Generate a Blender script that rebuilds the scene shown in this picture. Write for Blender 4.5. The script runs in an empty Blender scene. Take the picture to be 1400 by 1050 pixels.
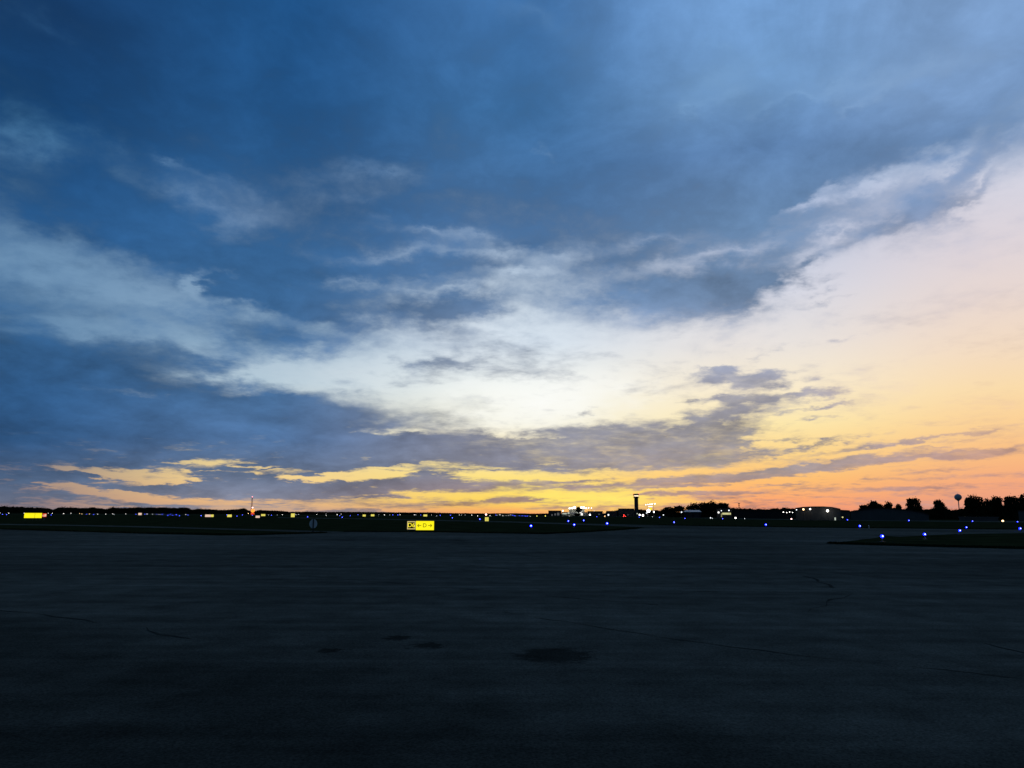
import bpy, bmesh, math, random
from mathutils import Vector, Matrix
R = math.radians
sc = bpy.context.scene
COL = sc.collection
rnd = random.Random(7)

# ------------------------------------------------------------------ camera
F = 1052.0                      # focal length in photo pixels (1400 wide)
EYE = Vector((0, 0, 1.7))
PITCH, ROLL = R(9.62), R(0.25)
fw = Vector((0, math.cos(PITCH), math.sin(PITCH)))
r0 = Vector((1, 0, 0)); u0 = Vector((0, -math.sin(PITCH), math.cos(PITCH)))
rt = r0*math.cos(ROLL) + u0*math.sin(ROLL)
up = u0*math.cos(ROLL) - r0*math.sin(ROLL)
cd = bpy.data.cameras.new('camera'); cam = bpy.data.objects.new('camera', cd); COL.objects.link(cam)
cd.sensor_fit = 'HORIZONTAL'; cd.angle = 2*math.atan(700/F); cd.clip_start = 0.1; cd.clip_end = 60000
cam.matrix_world = Matrix(((rt.x, up.x, -fw.x, EYE.x), (rt.y, up.y, -fw.y, EYE.y), (rt.z, up.z, -fw.z, EYE.z), (0, 0, 0, 1)))
sc.camera = cam

def ray(px, py): return (fw + rt*((px-700)/F) + up*((525-py)/F)).normalized()
def gnd(px, py, z=0.0):
    d = ray(px, py); t = (z-EYE.z)/d.z; return EYE + d*t
def at(px, py, D):
    d = ray(px, py); return EYE + d*(D/d.y)
def azel(px, py):
    d = ray(px, py); return math.atan2(d.x, d.y), math.asin(d.z)
def hor(px):                     # photo row of the horizon in column px
    lo, hi = 600.0, 800.0
    for _ in range(40):
        m = (lo+hi)/2
        if ray(px, m).z > 0: lo = m
        else: hi = m
    return lo

# ------------------------------------------------------------------ materials
def lin(c):
    return tuple(((v/255)/12.92 if v/255 <= .04045 else ((v/255+.055)/1.055)**2.4) for v in c)
def mat(name, col, rough=.8, spec=.3, noise=0, nscale=3.0, metallic=0.0):
    m = bpy.data.materials.new(name); m.use_nodes = True
    nt = m.node_tree; b = nt.nodes['Principled BSDF']
    b.inputs['Roughness'].default_value = rough; b.inputs['Specular IOR Level'].default_value = spec
    b.inputs['Metallic'].default_value = metallic
    if noise:
        tc = nt.nodes.new('ShaderNodeTexCoord'); n = nt.nodes.new('ShaderNodeTexNoise')
        n.inputs['Scale'].default_value = nscale; n.inputs['Detail'].default_value = 6
        nt.links.new(tc.outputs['Object'], n.inputs['Vector'])
        cr = nt.nodes.new('ShaderNodeValToRGB')
        cr.color_ramp.elements[0].position = .3; cr.color_ramp.elements[1].position = .7
        cr.color_ramp.elements[0].color = tuple(v*(1-noise) for v in col)+(1,)
        cr.color_ramp.elements[1].color = tuple(min(1, v*(1+noise)) for v in col)+(1,)
        nt.links.new(n.outputs['Fac'], cr.inputs[0]); nt.links.new(cr.outputs[0], b.inputs['Base Color'])
    else:
        b.inputs['Base Color'].default_value = tuple(col)+(1,)
    return m
def emit(name, col, s):
    m = bpy.data.materials.new(name); m.use_nodes = True; nt = m.node_tree; nt.nodes.clear()
    e = nt.nodes.new('ShaderNodeEmission'); o = nt.nodes.new('ShaderNodeOutputMaterial')
    e.inputs[0].default_value = tuple(col)+(1,); e.inputs[1].default_value = s
    nt.links.new(e.outputs[0], o.inputs[0]); return m
M = dict(
    metal=mat('galvanised_metal', (.25, .26, .27), .5, .5, .15, 6),
    dark=mat('dark_painted_metal', (.05, .05, .055), .6, .3, .2, 5),
    concrete=mat('concrete', (.24, .23, .22), .9, .2, .2, 2),
    block=mat('dim_masonry', (.09, .085, .085), .9, .2, .25, 1.0),
    siding=mat('grey_metal_siding', (.115, .118, .12), .6, .3, .12, .4),
    roof=mat('pale_metal_roof', (.42, .44, .46), .45, .5, .1, .6),
    darkroof=mat('dark_roof', (.035, .035, .04), .8, .2, .2, 1),
    white=mat('white_paint', (.40, .42, .36), .6, .3, .08, 3),
    red=mat('red_paint', (.60, .05, .035), .6, .3, .1, 3),
    disc=mat('weathered_pale_sheet', (.84, .85, .84), .6, .4, .12, 5),
    leaf=mat('foliage', (.030, .036, .020), 1.0, 0, .35, .5),
    bark=mat('bark', (.05, .04, .03), .9, .2, .3, 4),
    black=mat('black_sign_face', (.01, .01, .01), .6, .3),
    tank=mat('pale_blue_tank_paint', (.55, .58, .64), .5, .4, .1, .3),
    L_blue=emit('blue_lens', (.004, .012, 1), 8), L_core=emit('blue_lamp_core', (.5, .6, 1), 6),
    L_farblue=emit('far_blue_lens', (.06, .09, 1), 8), L_dimblue=emit('dim_blue_lens', (.10, .16, 1), 5),
    L_white=emit('white_lamp', (1, .95, .88), 6), L_dim=emit('dim_white_lamp', (.9, .95, 1), 1.8),
    L_warm=emit('warm_lamp', (1, .62, .28), 5), L_pink=emit('pink_lamp', (1, .5, .45), 5),
    L_red=emit('red_lamp', (1, .04, .03), 8), L_orange=emit('orange_lamp', (1, .27, .035), 1.9),
    L_yellow=emit('yellow_lamp', (1, .9, .15), 3),
    L_flood=emit('floodlight_glass', (1, .93, .82), 9),
    S_yellow=emit('lit_yellow_sign_face', (1, .88, .012), 1.05), S_pale=emit('lit_pale_border', (1, .82, .30), .62),
    S_letter=emit('lit_yellow_letter', (1, .84, .04), 1.0),
    S_white=emit('lit_white_sign_face', (1, .70, .52), .8), S_small=emit('far_yellow_sign_face', (1, .88, .16), .8), L_farwhite=emit('far_white_lamp', (1, .95, .88), 3.2), S_mark=emit('bloom_tinted_sign_mark', (1, .80, .02), .20), S_red=emit('lit_red_sign_face', (1, .10, .04), .8),  # sign marks glow dimly to imitate lens bloom over black letters
    W_warm=emit('lit_window_warm', (1, .95, .45), .62), W_pale=emit('lit_window_pale', (.9, 1, .85), .55),
    W_dim=emit('lit_window_dim', (.75, .8, .85), .11), W_bright=emit('bright_pale_glow', (1, .97, .92), 1.3),
)
g = bpy.data.materials.new('cab_glass'); g.use_nodes = True; M['glass'] = g
_b = g.node_tree.nodes['Principled BSDF']; _b.inputs['Transmission Weight'].default_value = 1
_b.inputs['Base Color'].default_value = (.9, .92, .92, 1); _b.inputs['Roughness'].default_value = 0; _b.inputs['IOR'].default_value = 1.02

for _k in ('L_blue', 'L_core', 'L_farblue', 'L_dimblue', 'L_farwhite', 'L_dim', 'L_pink', 'L_red', 'L_yellow', 'S_small', 'S_white', 'S_red', 'S_pale', 'S_letter', 'W_dim', 'W_pale', 'W_warm', 'L_orange'):
    M[_k].cycles.emission_sampling = 'NONE'      # too small or dim to light anything but themselves

# ------------------------------------------------------------------ mesh helpers
class MB:
    def __init__(s): s.v = []; s.f = []; s.m = []; s.mi = 0
    def add(s, vs, fs):
        o = len(s.v); s.v += [tuple(v) for v in vs]
        for f in fs: s.f.append(tuple(i+o for i in f)); s.m.append(s.mi)
    def box(s, x0, x1, y0, y1, z0, z1):
        s.add([(x0, y0, z0), (x1, y0, z0), (x1, y1, z0), (x0, y1, z0), (x0, y0, z1), (x1, y0, z1), (x1, y1, z1), (x0, y1, z1)],
              [(0, 3, 2, 1), (4, 5, 6, 7), (0, 1, 5, 4), (1, 2, 6, 5), (2, 3, 7, 6), (3, 0, 4, 7)])
    def cyl(s, p0, p1, ra, rb=None, n=10):
        rb = ra if rb is None else rb
        p0 = Vector(p0); p1 = Vector(p1); d = (p1-p0).normalized()
        a = d.orthogonal().normalized(); b = d.cross(a)
        vs = []
        for p, r in ((p0, ra), (p1, rb)):
            for k in range(n):
                t = 2*math.pi*k/n; vs.append(p + a*(r*math.cos(t)) + b*(r*math.sin(t)))
        fs = [(k, (k+1) % n, n+(k+1) % n, n+k) for k in range(n)] + [tuple(range(n))[::-1], tuple(range(n, 2*n))]
        s.add(vs, fs)
    def ball(s, c, r, sz=1.0, nu=12, nv=7):
        vs = []; fs = []
        for j in range(nv+1):
            ph = math.pi*j/nv - math.pi/2
            for i in range(nu):
                t = 2*math.pi*i/nu
                vs.append((c[0]+r*math.cos(ph)*math.cos(t), c[1]+r*math.cos(ph)*math.sin(t), c[2]+r*sz*math.sin(ph)))
        for j in range(nv):
            for i in range(nu): fs.append((j*nu+i, j*nu+(i+1) % nu, (j+1)*nu+(i+1) % nu, (j+1)*nu+i))
        s.add(vs, fs)
    def build(s, name, mats, parent=None, smooth=False):
        me = bpy.data.meshes.new(name); me.from_pydata(s.v, [], s.f)
        for m in (mats if isinstance(mats, (list, tuple)) else [mats]): me.materials.append(m)
        if any(s.m): me.polygons.foreach_set('material_index', s.m)
        if smooth: me.polygons.foreach_set('use_smooth', [True]*len(s.f))
        me.update()
        o = bpy.data.objects.new(name, me); COL.objects.link(o)
        if parent: o.parent = parent
        return o
def tag(o, label=None, cat=None, group=None, kind=None):
    if label: o['label'] = label
    if cat: o['category'] = cat
    if group: o['group'] = group
    if kind: o['kind'] = kind
    return o
def empty(name, loc, rz=0.0):
    o = bpy.data.objects.new(name, None); COL.objects.link(o); o.location = loc; o.rotation_euler = (0, 0, rz)
    o.empty_display_size = .2; return o
def copy_tree(o, parent=None):
    c = o.copy(); COL.objects.link(c)
    if parent: c.parent = parent
    for ch in list(o.children): copy_tree(ch, c)
    return c
def stand(px, D):                # point on the ground in column px at depth D, the turn that faces the eye, metres per photo pixel across
    x = at(px, hor(px), D); th = math.atan2(x.x, x.y)
    return Vector((x.x, x.y, 0)), -th, D/F*math.cos(th)
def zat(px, py, D): return at(px, py, D).z
def box_part(name, parent, m, *a):
    b = MB(); b.box(*a); return b.build(name, m, parent)

# ------------------------------------------------------------------ world: evening sky with clouds
def sky():
    w = bpy.data.worlds.new('World'); sc.world = w; w.use_nodes = True
    nt = w.node_tree; nt.nodes.clear(); L = nt.links.new
    def nd(t, **k):
        n = nt.nodes.new(t)
        for a, b in k.items(): setattr(n, a, b)
        return n
    def ma(op, a, b=None, c=None, clamp=False):
        n = nd('ShaderNodeMath', operation=op, use_clamp=clamp)
        for i, v in enumerate((a, b, c)):
            if v is None: continue
            if isinstance(v, (int, float)): n.inputs[i].default_value = v
            else: L(v, n.inputs[i])
        return n.outputs[0]
    def sm(x, a, b, lo=0.0, hi=1.0):
        n = nd('ShaderNodeMapRange', interpolation_type='SMOOTHSTEP')
        L(x, n.inputs[0]); n.inputs[1].default_value = a; n.inputs[2].default_value = b
        n.inputs[3].default_value = lo; n.inputs[4].default_value = hi
        return n.outputs[0]
    def mix(f, a, b, blend='MIX'):
        n = nd('ShaderNodeMix', data_type='RGBA', blend_type=blend)
        if isinstance(f, (int, float)): n.inputs[0].default_value = f
        else: L(f, n.inputs[0])
        for i, v in ((6, a), (7, b)):
            if isinstance(v, tuple): n.inputs[i].default_value = v+(1,)
            else: L(v, n.inputs[i])
        return n.outputs[2]
    tc = nd('ShaderNodeTexCoord'); dirv = tc.outputs['Generated']
    sp = nd('ShaderNodeSeparateXYZ'); L(dirv, sp.inputs[0]); X, Y, Z = sp.outputs
    az = ma('ARCTAN2', X, Y); el = ma('ARCSINE', Z)
    def vec(a, b, c=0.0):
        n = nd('ShaderNodeCombineXYZ')
        for i, v in enumerate((a, b, c)):
            if isinstance(v, (int, float)): n.inputs[i].default_value = v
            else: L(v, n.inputs[i])
        return n.outputs[0]
    # cloud plane coordinates: the layers flatten towards the horizon
    den = ma('ADD', ma('MAXIMUM', Z, 0.0), .13)
    P = vec(ma('DIVIDE', X, den), ma('DIVIDE', Y, den))
    def noise(v, scale, detail=7, rough=.55, w=0.0, dist=0.0):
        n = nd('ShaderNodeTexNoise', noise_dimensions='4D'); L(v, n.inputs['Vector'])
        n.inputs['W'].default_value = w; n.inputs['Scale'].default_value = scale; n.inputs['Detail'].default_value = detail
        n.inputs['Roughness'].default_value = rough; n.inputs['Distortion'].default_value = dist
        return n.outputs['Fac']
    nA, nB = noise(P, 1.3, 5, .5, 1.0), noise(P, 1.3, 5, .5, 9.0)
    nC, nD = noise(P, 4.5, 5, .55, 3.0), noise(P, 4.5, 5, .55, 5.0)
    amp_e = ma('MULTIPLY_ADD', ma('MAXIMUM', el, 0.0), .22, .012)
    def warp(ka, kb):
        da = ma('MULTIPLY_ADD', ma('SUBTRACT', nA, .5), ka*.5, ma('MULTIPLY', ma('SUBTRACT', nC, .5), kb*.22))
        de = ma('MULTIPLY_ADD', ma('SUBTRACT', nB, .5), ka*1.0, ma('MULTIPLY', ma('SUBTRACT', nD, .5), kb*.7))
        return vec(ma('ADD', az, da), ma('MULTIPLY_ADD', de, amp_e, el))
    den2 = ma('ADD', ma('MAXIMUM', Z, 0.0), .30)
    P2 = vec(ma('DIVIDE', X, den2), ma('DIVIDE', Y, den2))
    nE, nG = noise(P2, 13.0, 5, .6, 21.0), noise(P2, 13.0, 5, .6, 33.0)
    def warp2(v, k):
        s_ = nd('ShaderNodeSeparateXYZ'); L(v, s_.inputs[0])
        return vec(ma('MULTIPLY_ADD', ma('SUBTRACT', nE, .5), k*.16, s_.outputs[0]), ma('MULTIPLY_ADD', ma('MULTIPLY', ma('SUBTRACT', nG, .5), k*.9), amp_e, s_.outputs[1]))
    VB = warp2(warp(.5, .85), .65); VF = warp2(warp(.22, .6), .7)
    def spread(v):
        s = nd('ShaderNodeSeparateXYZ'); L(v, s.inputs[0]); return s.outputs[0], s.outputs[1]
    azB, elB = spread(VB)

    EMAX = R(42)
    cols = (0, 350, 700, 1050, 1400)
    AZ = [azel(c, 560)[0] for c in cols]
    def field(table, a, e):
        pos = ma('DIVIDE', e, EMAX, clamp=True); out = None
        for c, stops in zip(cols, table):
            n = nd('ShaderNodeValToRGB'); cr = n.color_ramp; cr.interpolation = 'LINEAR'
            pts = sorted((max(0, min(1, azel(c, y)[1]/EMAX)), lin(col)) for y, col in stops)
            while len(cr.elements) < len(pts): cr.elements.new(.5)
            for el_, (p, col) in zip(cr.elements, pts): el_.position = p
            for el_, (p, col) in zip(cr.elements, pts): el_.color = col+(1,)
            L(pos, n.inputs[0])
            if out is None: out = n.outputs[0]
            else:
                k = cols.index(c); out = mix(sm(a, AZ[k-1], AZ[k]), out, n.outputs[0])
        return out
    clear = field(CLEAR, az, el)
    cloud = field(CLOUD, az, el)

    def strokes(v, items, start, soft=False):
        acc = start
        for (px, py, rx, ry, rot, amp) in items:
            if soft: rx *= 1.55; ry *= 1.55
            a0, e0 = azel(px, py)
            ra = max(.002, azel(px+rx/2, py)[0]-azel(px-rx/2, py)[0]); re = max(.0012, azel(px, py-ry/2)[1]-azel(px, py+ry/2)[1])
            mp = nd('ShaderNodeMapping', vector_type='TEXTURE'); L(v, mp.inputs[0])
            mp.inputs[1].default_value = (a0, e0, 0); mp.inputs[2].default_value = (0, 0, R(rot)); mp.inputs[3].default_value = (ra, re, 1)
            gr = nd('ShaderNodeTexGradient', gradient_type='QUADRATIC_SPHERE' if soft else 'SPHERICAL'); L(mp.outputs[0], gr.inputs[0])
            acc = ma('MULTIPLY_ADD', gr.outputs['Fac'], amp, acc)
        return acc
    def edge(pts, soft, v=(azB, elB)):
        # height above a cloud edge that runs through the given photo points; soft in radians
        n = nd('ShaderNodeValToRGB'); cr = n.color_ramp; cr.interpolation = 'CARDINAL'
        A0, A1 = R(-45), R(45)
        ps = [((azel(*p)[0]-A0)/(A1-A0), azel(*p)[1]/R(42)) for p in pts]
        while len(cr.elements) < len(ps): cr.elements.new(.5)
        for e_, (p, h) in zip(cr.elements, ps): e_.position = p
        for e_, (p, h) in zip(cr.elements, ps): e_.color = (h, h, h, 1)
        L(ma('DIVIDE', ma('SUBTRACT', v[0], A0), A1-A0, clamp=True), n.inputs[0])
        bw = nd('ShaderNodeRGBToBW'); L(n.outputs[0], bw.inputs[0])
        return ma('DIVIDE', ma('MULTIPLY_ADD', bw.outputs[0], -R(42), v[1]), soft)
    def st_(x, a=.32, b=.68):                     # stretch a noise to the full 0..1
        n = nd('ShaderNodeMapRange', interpolation_type='LINEAR'); n.clamp = True; L(x, n.inputs[0])
        n.inputs[1].default_value = a; n.inputs[2].default_value = b; return n.outputs[0]
    def sub(a, b): return ma('SUBTRACT', a, b)
    f1 = st_(noise(P2, 3.6, 9, .6, 2.0, .5))      # billows
    f2 = st_(noise(P2, 12.0, 7, .64, 4.0, .4))    # mottle
    fl = st_(noise(P2, 1.5, 5, .55, 12.0, .4))    # broad light and dark
    fs = st_(noise(P, 2.6, 7, .58, 7.0, .3))      # horizon streaks
    fs2 = st_(noise(P, 9.0, 6, .6, 17.0, .2))
    T = ma('MULTIPLY_ADD', sub(f1, .5), .62, ma('MULTIPLY_ADD', sub(f2, .5), .30, ma('MULTIPLY', sub(fl, .5), .35)))
    TS = ma('MULTIPLY_ADD', sub(fs, .5), .60, ma('MULTIPLY', sub(fs2, .5), .40))
    # the high deck that fills the upper sky
    d = edge(DECK, R(5.6)); m = sm(d, -.9, 1.0)
    m = strokes(VB, DECK_STROKES, m, True)
    dA = sm(ma('ADD', ma('MULTIPLY_ADD', m, 1.32, -.22), ma('MULTIPLY', T, .92)), -.04, 1.1)
    # the low bank over the left half
    b = ma('MULTIPLY', edge(BANK, R(4.0)), -1.0); m = sm(b, -1.0, 1.0)
    m = strokes(VB, BANK_STROKES, m, True)
    m = strokes(VF, SLITS, m)
    low = sm(el, R(3.0), R(8.0))
    m = ma('MINIMUM', ma('MAXIMUM', m, -.6), 1.1)
    Tb = ma('MULTIPLY_ADD', ma('MULTIPLY', T, low), .6, ma('MULTIPLY', ma('MULTIPLY', TS, 1.6), ma('SUBTRACT', 1.0, low)))
    bA = sm(ma('ADD', ma('MULTIPLY_ADD', m, 1.36, -.22), Tb), 0.0, 1.08)
    # separate streaks
    st = ma('MINIMUM', strokes(VF, STREAKS, ma('MULTIPLY', TS, .3)), .95); st = ma('MULTIPLY_ADD', TS, .85, st)
    sA = sm(st, -.04, 1.12, 0.0, .95)
    # cloud tint: broad and fine relief
    rel = ma('MULTIPLY_ADD', sub(fl, .5), .46, ma('MULTIPLY_ADD', sub(f1, .5), .46, ma('MULTIPLY_ADD', sub(f2, .5), .22, 1.0)))
    rv = vec(rel, rel, rel)
    cloudr = mix(1.0, cloud, rv, 'MULTIPLY')
    glow = strokes(VF, GLOW, ma('MULTIPLY', el, 0.0))
    clear = mix(ma('MULTIPLY', glow, 1.0, clamp=True), clear, lin((255, 244, 120)))
    wh = strokes(VF, WHITE, ma('MULTIPLY', el, 0.0))
    clear = mix(ma('MULTIPLY', wh, 1.0, clamp=True), clear, lin((252, 254, 252)))
    c = mix(bA, clear, cloudr); c = mix(dA, c, cloudr); c = mix(sA, c, cloudr)
    # round the rest of the horizon: dull blue overcast
    back = sm(ma('ABSOLUTE', az), R(48), R(100))
    top = sm(el, R(42), R(65))
    c = mix(top, c, lin((36, 64, 98)))
    c = mix(back, c, lin((38, 60, 82)))
    # physical twilight sky behind it all
    ns = nd('ShaderNodeTexSky', sky_type='NISHITA', sun_disc=False, sun_elevation=SUN_EL, sun_rotation=SUN_AZ)
    add = mix(1.0, c, mix(1.0, ns.outputs[0], (.002, .002, .002), 'MULTIPLY'), 'ADD')
    bg = nd('ShaderNodeBackground'); L(add, bg.inputs[0]); bg.inputs[1].default_value = 1.0
    out = nd('ShaderNodeOutputWorld'); L(bg.outputs[0], out.inputs[0])
    w.cycles.sampling_method = 'MANUAL'; w.cycles.sample_map_resolution = 512
SUN_AZ, SUN_EL = azel(800, 690)[0], R(1.0)

CLEAR = (
    [(0, (60, 110, 160)), (150, (70, 122, 166)), (300, (108, 145, 180)), (400, (110, 146, 180)), (470, (98, 136, 172)), (530, (84, 122, 162)), (580, (84, 116, 150)), (620, (120, 120, 132)), (655, (165, 140, 128)), (690, (150, 128, 130)), (703, (128, 118, 128))],
    [(0, (75, 120, 172)), (150, (85, 128, 175)), (300, (122, 152, 188)), (400, (128, 158, 188)), (470, (146, 176, 201)), (520, (176, 198, 213)), (580, (195, 198, 190)), (620, (228, 208, 150)), (655, (243, 209, 144)), (685, (236, 186, 130)), (703, (185, 158, 145))],
    [(0, (95, 140, 190)), (150, (95, 145, 192)), (300, (150, 175, 206)), (400, (196, 213, 230)), (470, (213, 226, 238)), (530, (242, 246, 242)), (580, (244, 242, 224)), (620, (250, 230, 170)), (655, (250, 224, 128)), (685, (250, 214, 96)), (703, (244, 162, 104))],
    [(0, (122, 166, 212)), (150, (126, 166, 210)), (300, (176, 190, 218)), (400, (212, 215, 228)), (470, (232, 226, 222)), (530, (249, 235, 206)), (580, (252, 231, 172)), (620, (252, 214, 140)), (655, (252, 192, 116)), (685, (250, 166, 114)), (703, (248, 150, 114))],
    [(0, (132, 168, 212)), (150, (160, 186, 218)), (250, (212, 211, 224)), (330, (222, 212, 217)), (400, (232, 215, 208)), (470, (243, 219, 194)), (530, (250, 219, 170)), (580, (251, 207, 148)), (620, (249, 188, 130)), (660, (244, 168, 126)), (703, (224, 150, 130))],
)
CLOUD = (
    [(0, (20, 56, 98)), (150, (22, 66, 112)), (300, (38, 86, 136)), (400, (55, 100, 146)), (530, (45, 90, 138)), (600, (42, 82, 126)), (655, (70, 92, 122)), (703, (102, 106, 122))],
    [(0, (30, 80, 132)), (150, (34, 82, 132)), (300, (46, 92, 140)), (400, (54, 98, 144)), (530, (66, 106, 150)), (600, (70, 104, 146)), (645, (94, 114, 144)), (703, (130, 130, 143))],
    [(0, (62, 110, 164)), (150, (58, 106, 156)), (300, (70, 110, 156)), (400, (82, 116, 156)), (530, (140, 150, 166)), (595, (126, 133, 153)), (645, (126, 131, 147)), (703, (160, 130, 120))],
    [(0, (112, 154, 204)), (110, (108, 148, 194)), (200, (86, 120, 163)), (300, (98, 130, 168)), (400, (116, 143, 178)), (530, (150, 152, 170)), (600, (145, 145, 156)), (645, (156, 147, 153)), (703, (192, 140, 126))],
    [(0, (122, 156, 200)), (110, (116, 148, 190)), (170, (100, 130, 170)), (250, (126, 148, 184)), (400, (200, 190, 196)), (530, (225, 190, 165)), (600, (184, 152, 145)), (645, (192, 148, 138)), (703, (200, 144, 130))],
)
# lower edge of the high deck, and upper edge of the low bank, as photo points
DECK = [(-120, 310), (0, 335), (130, 352), (250, 395), (330, 418), (430, 448), (520, 442), (640, 440), (700, 418), (770, 410), (850, 420), (980, 428), (1080, 388), (1160, 345), (1240, 318), (1320, 290), (1400, 225), (1500, 150)]
DECK_STROKES = [
    (30, 195, 120, 50, 0, -.5), (65, 30, 80, 26, -30, -.2), (275, 282, 110, 44, -12, -.5), (330, 262, 120, 26, -14, -.2), (150, 222, 150, 30, -14, -.15), (250, 235, 60, 10, -8, -.35),
    (515, 238, 90, 16, 2, -.25), (500, 270, 130, 24, -4, -.15), (570, 316, 90, 14, -4, -.4), (640, 322, 60, 14, 0, -.25), (530, 350, 150, 18, 5, -.4), (660, 345, 110, 14, 4, -.3), (620, 330, 190, 36, 4, -.26), (760, 352, 100, 14, 4, -.3), (480, 388, 130, 12, 6, -.35), (600, 398, 100, 12, 2, -.35), (690, 375, 110, 12, 4, -.35),
    (1200, 247, 100, 24, 16, -.85), (1290, 220, 120, 26, 28, -.55), (1345, 268, 90, 20, 36, .3), (1230, 302, 110, 18, 12, .25), (1180, 320, 90, 12, 16, -.3), (1370, 225, 70, 14, 40, -.35), (1125, 270, 50, 16, 30, -.6), (1080, 140, 70, 14, 10, -.35), (1110, 118, 200, 40, -6, -.3), (990, 110, 120, 60, 30, -.3), (1130, 150, 60, 14, 20, -.35), (960, 150, 70, 14, 0, -.3), (740, 215, 20, 24, 60, -.35), (950, 75, 20, 34, 80, -.3),
    (1250, 90, 200, 50, 6, -.25), (700, 20, 140, 40, -20, -.3), (1290, 285, 110, 20, 18, .5), (985, 398, 130, 38, 6, .75), (1072, 384, 80, 20, 8, .6), (890, 395, 90, 24, 0, .3), (820, 350, 150, 14, 4, -.1), (690, 330, 90, 20, 0, .25), (860, 345, 120, 20, 0, .2), (1000, 345, 150, 22, 10, -.5), (900, 330, 120, 14, 0, -.3),
    (420, 425, 150, 30, -16, .6), (600, 425, 130, 20, 6, .6), (312, 392, 26, 24, 0, -.9), (1140, 350, 36, 10, 20, .5), (1110, 410, 40, 8, 6, .4), (200, 330, 140, 40, -6, .4), (380, 370, 130, 30, -10, .35)]
BANK = [(-120, 350), (0, 370), (110, 392), (200, 412), (300, 440), (390, 482), (470, 518), (560, 560), (660, 592), (740, 640), (850, 700), (1000, 740), (1400, 760)]
BANK_STROKES = [
    (340, 440, 200, 50, 0, .36), (375, 462, 150, 26, -6, .42), (230, 480, 140, 24, -8, .2), (200, 395, 190, 40, -14, -.45), (160, 440, 200, 60, -6, -.3), (300, 440, 180, 50, -12, -.08), (60, 360, 130, 36, -5, -.4), (110, 450, 200, 26, 0, -.45), (250, 470, 130, 26, -10, -.3), (450, 508, 230, 34, 0, -.9), (340, 512, 130, 26, 4, -.7), (260, 520, 120, 30, 4, .15),
    (40, 500, 120, 25, 0, .3), (140, 532, 130, 8, -4, -.3), (530, 590, 60, 6, 0, -.7), (350, 545, 60, 9, 0, .5), (640, 540, 140, 24, 8, .25)]
SLITS = [
    (200, 652, 120, 11, -3, -1.7), (130, 645, 60, 7, -8, -.8), (265, 648, 70, 9, -6, -.7), (100, 664, 60, 5, -4, -.8), (150, 660, 60, 4, 0, -.3), (350, 638, 120, 7, -4, -.9), (330, 645, 80, 5, -3, -.5), (470, 654, 120, 8, 3, -1.4), (540, 643, 140, 9, 7, -1.3), (620, 640, 90, 8, 0, -.8),
    (150, 674, 130, 6, -8, -.9), (230, 683, 210, 9, -5, -1.4), (400, 686, 160, 5, 0, -.9), (90, 688, 120, 12, 0, -.7), (560, 687, 220, 9, 2, -1.7), (470, 690, 120, 6, 2, -.8), (700, 685, 200, 30, 0, -2.4), (700, 652, 120, 10, 0, -1.3), (330, 697, 300, 5, 0, -.6),
    (340, 668, 150, 9, 0, .5), (600, 664, 130, 10, -2, .8), (300, 654, 60, 4, -2, .3), (440, 671, 120, 6, 0, .4)]
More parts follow.
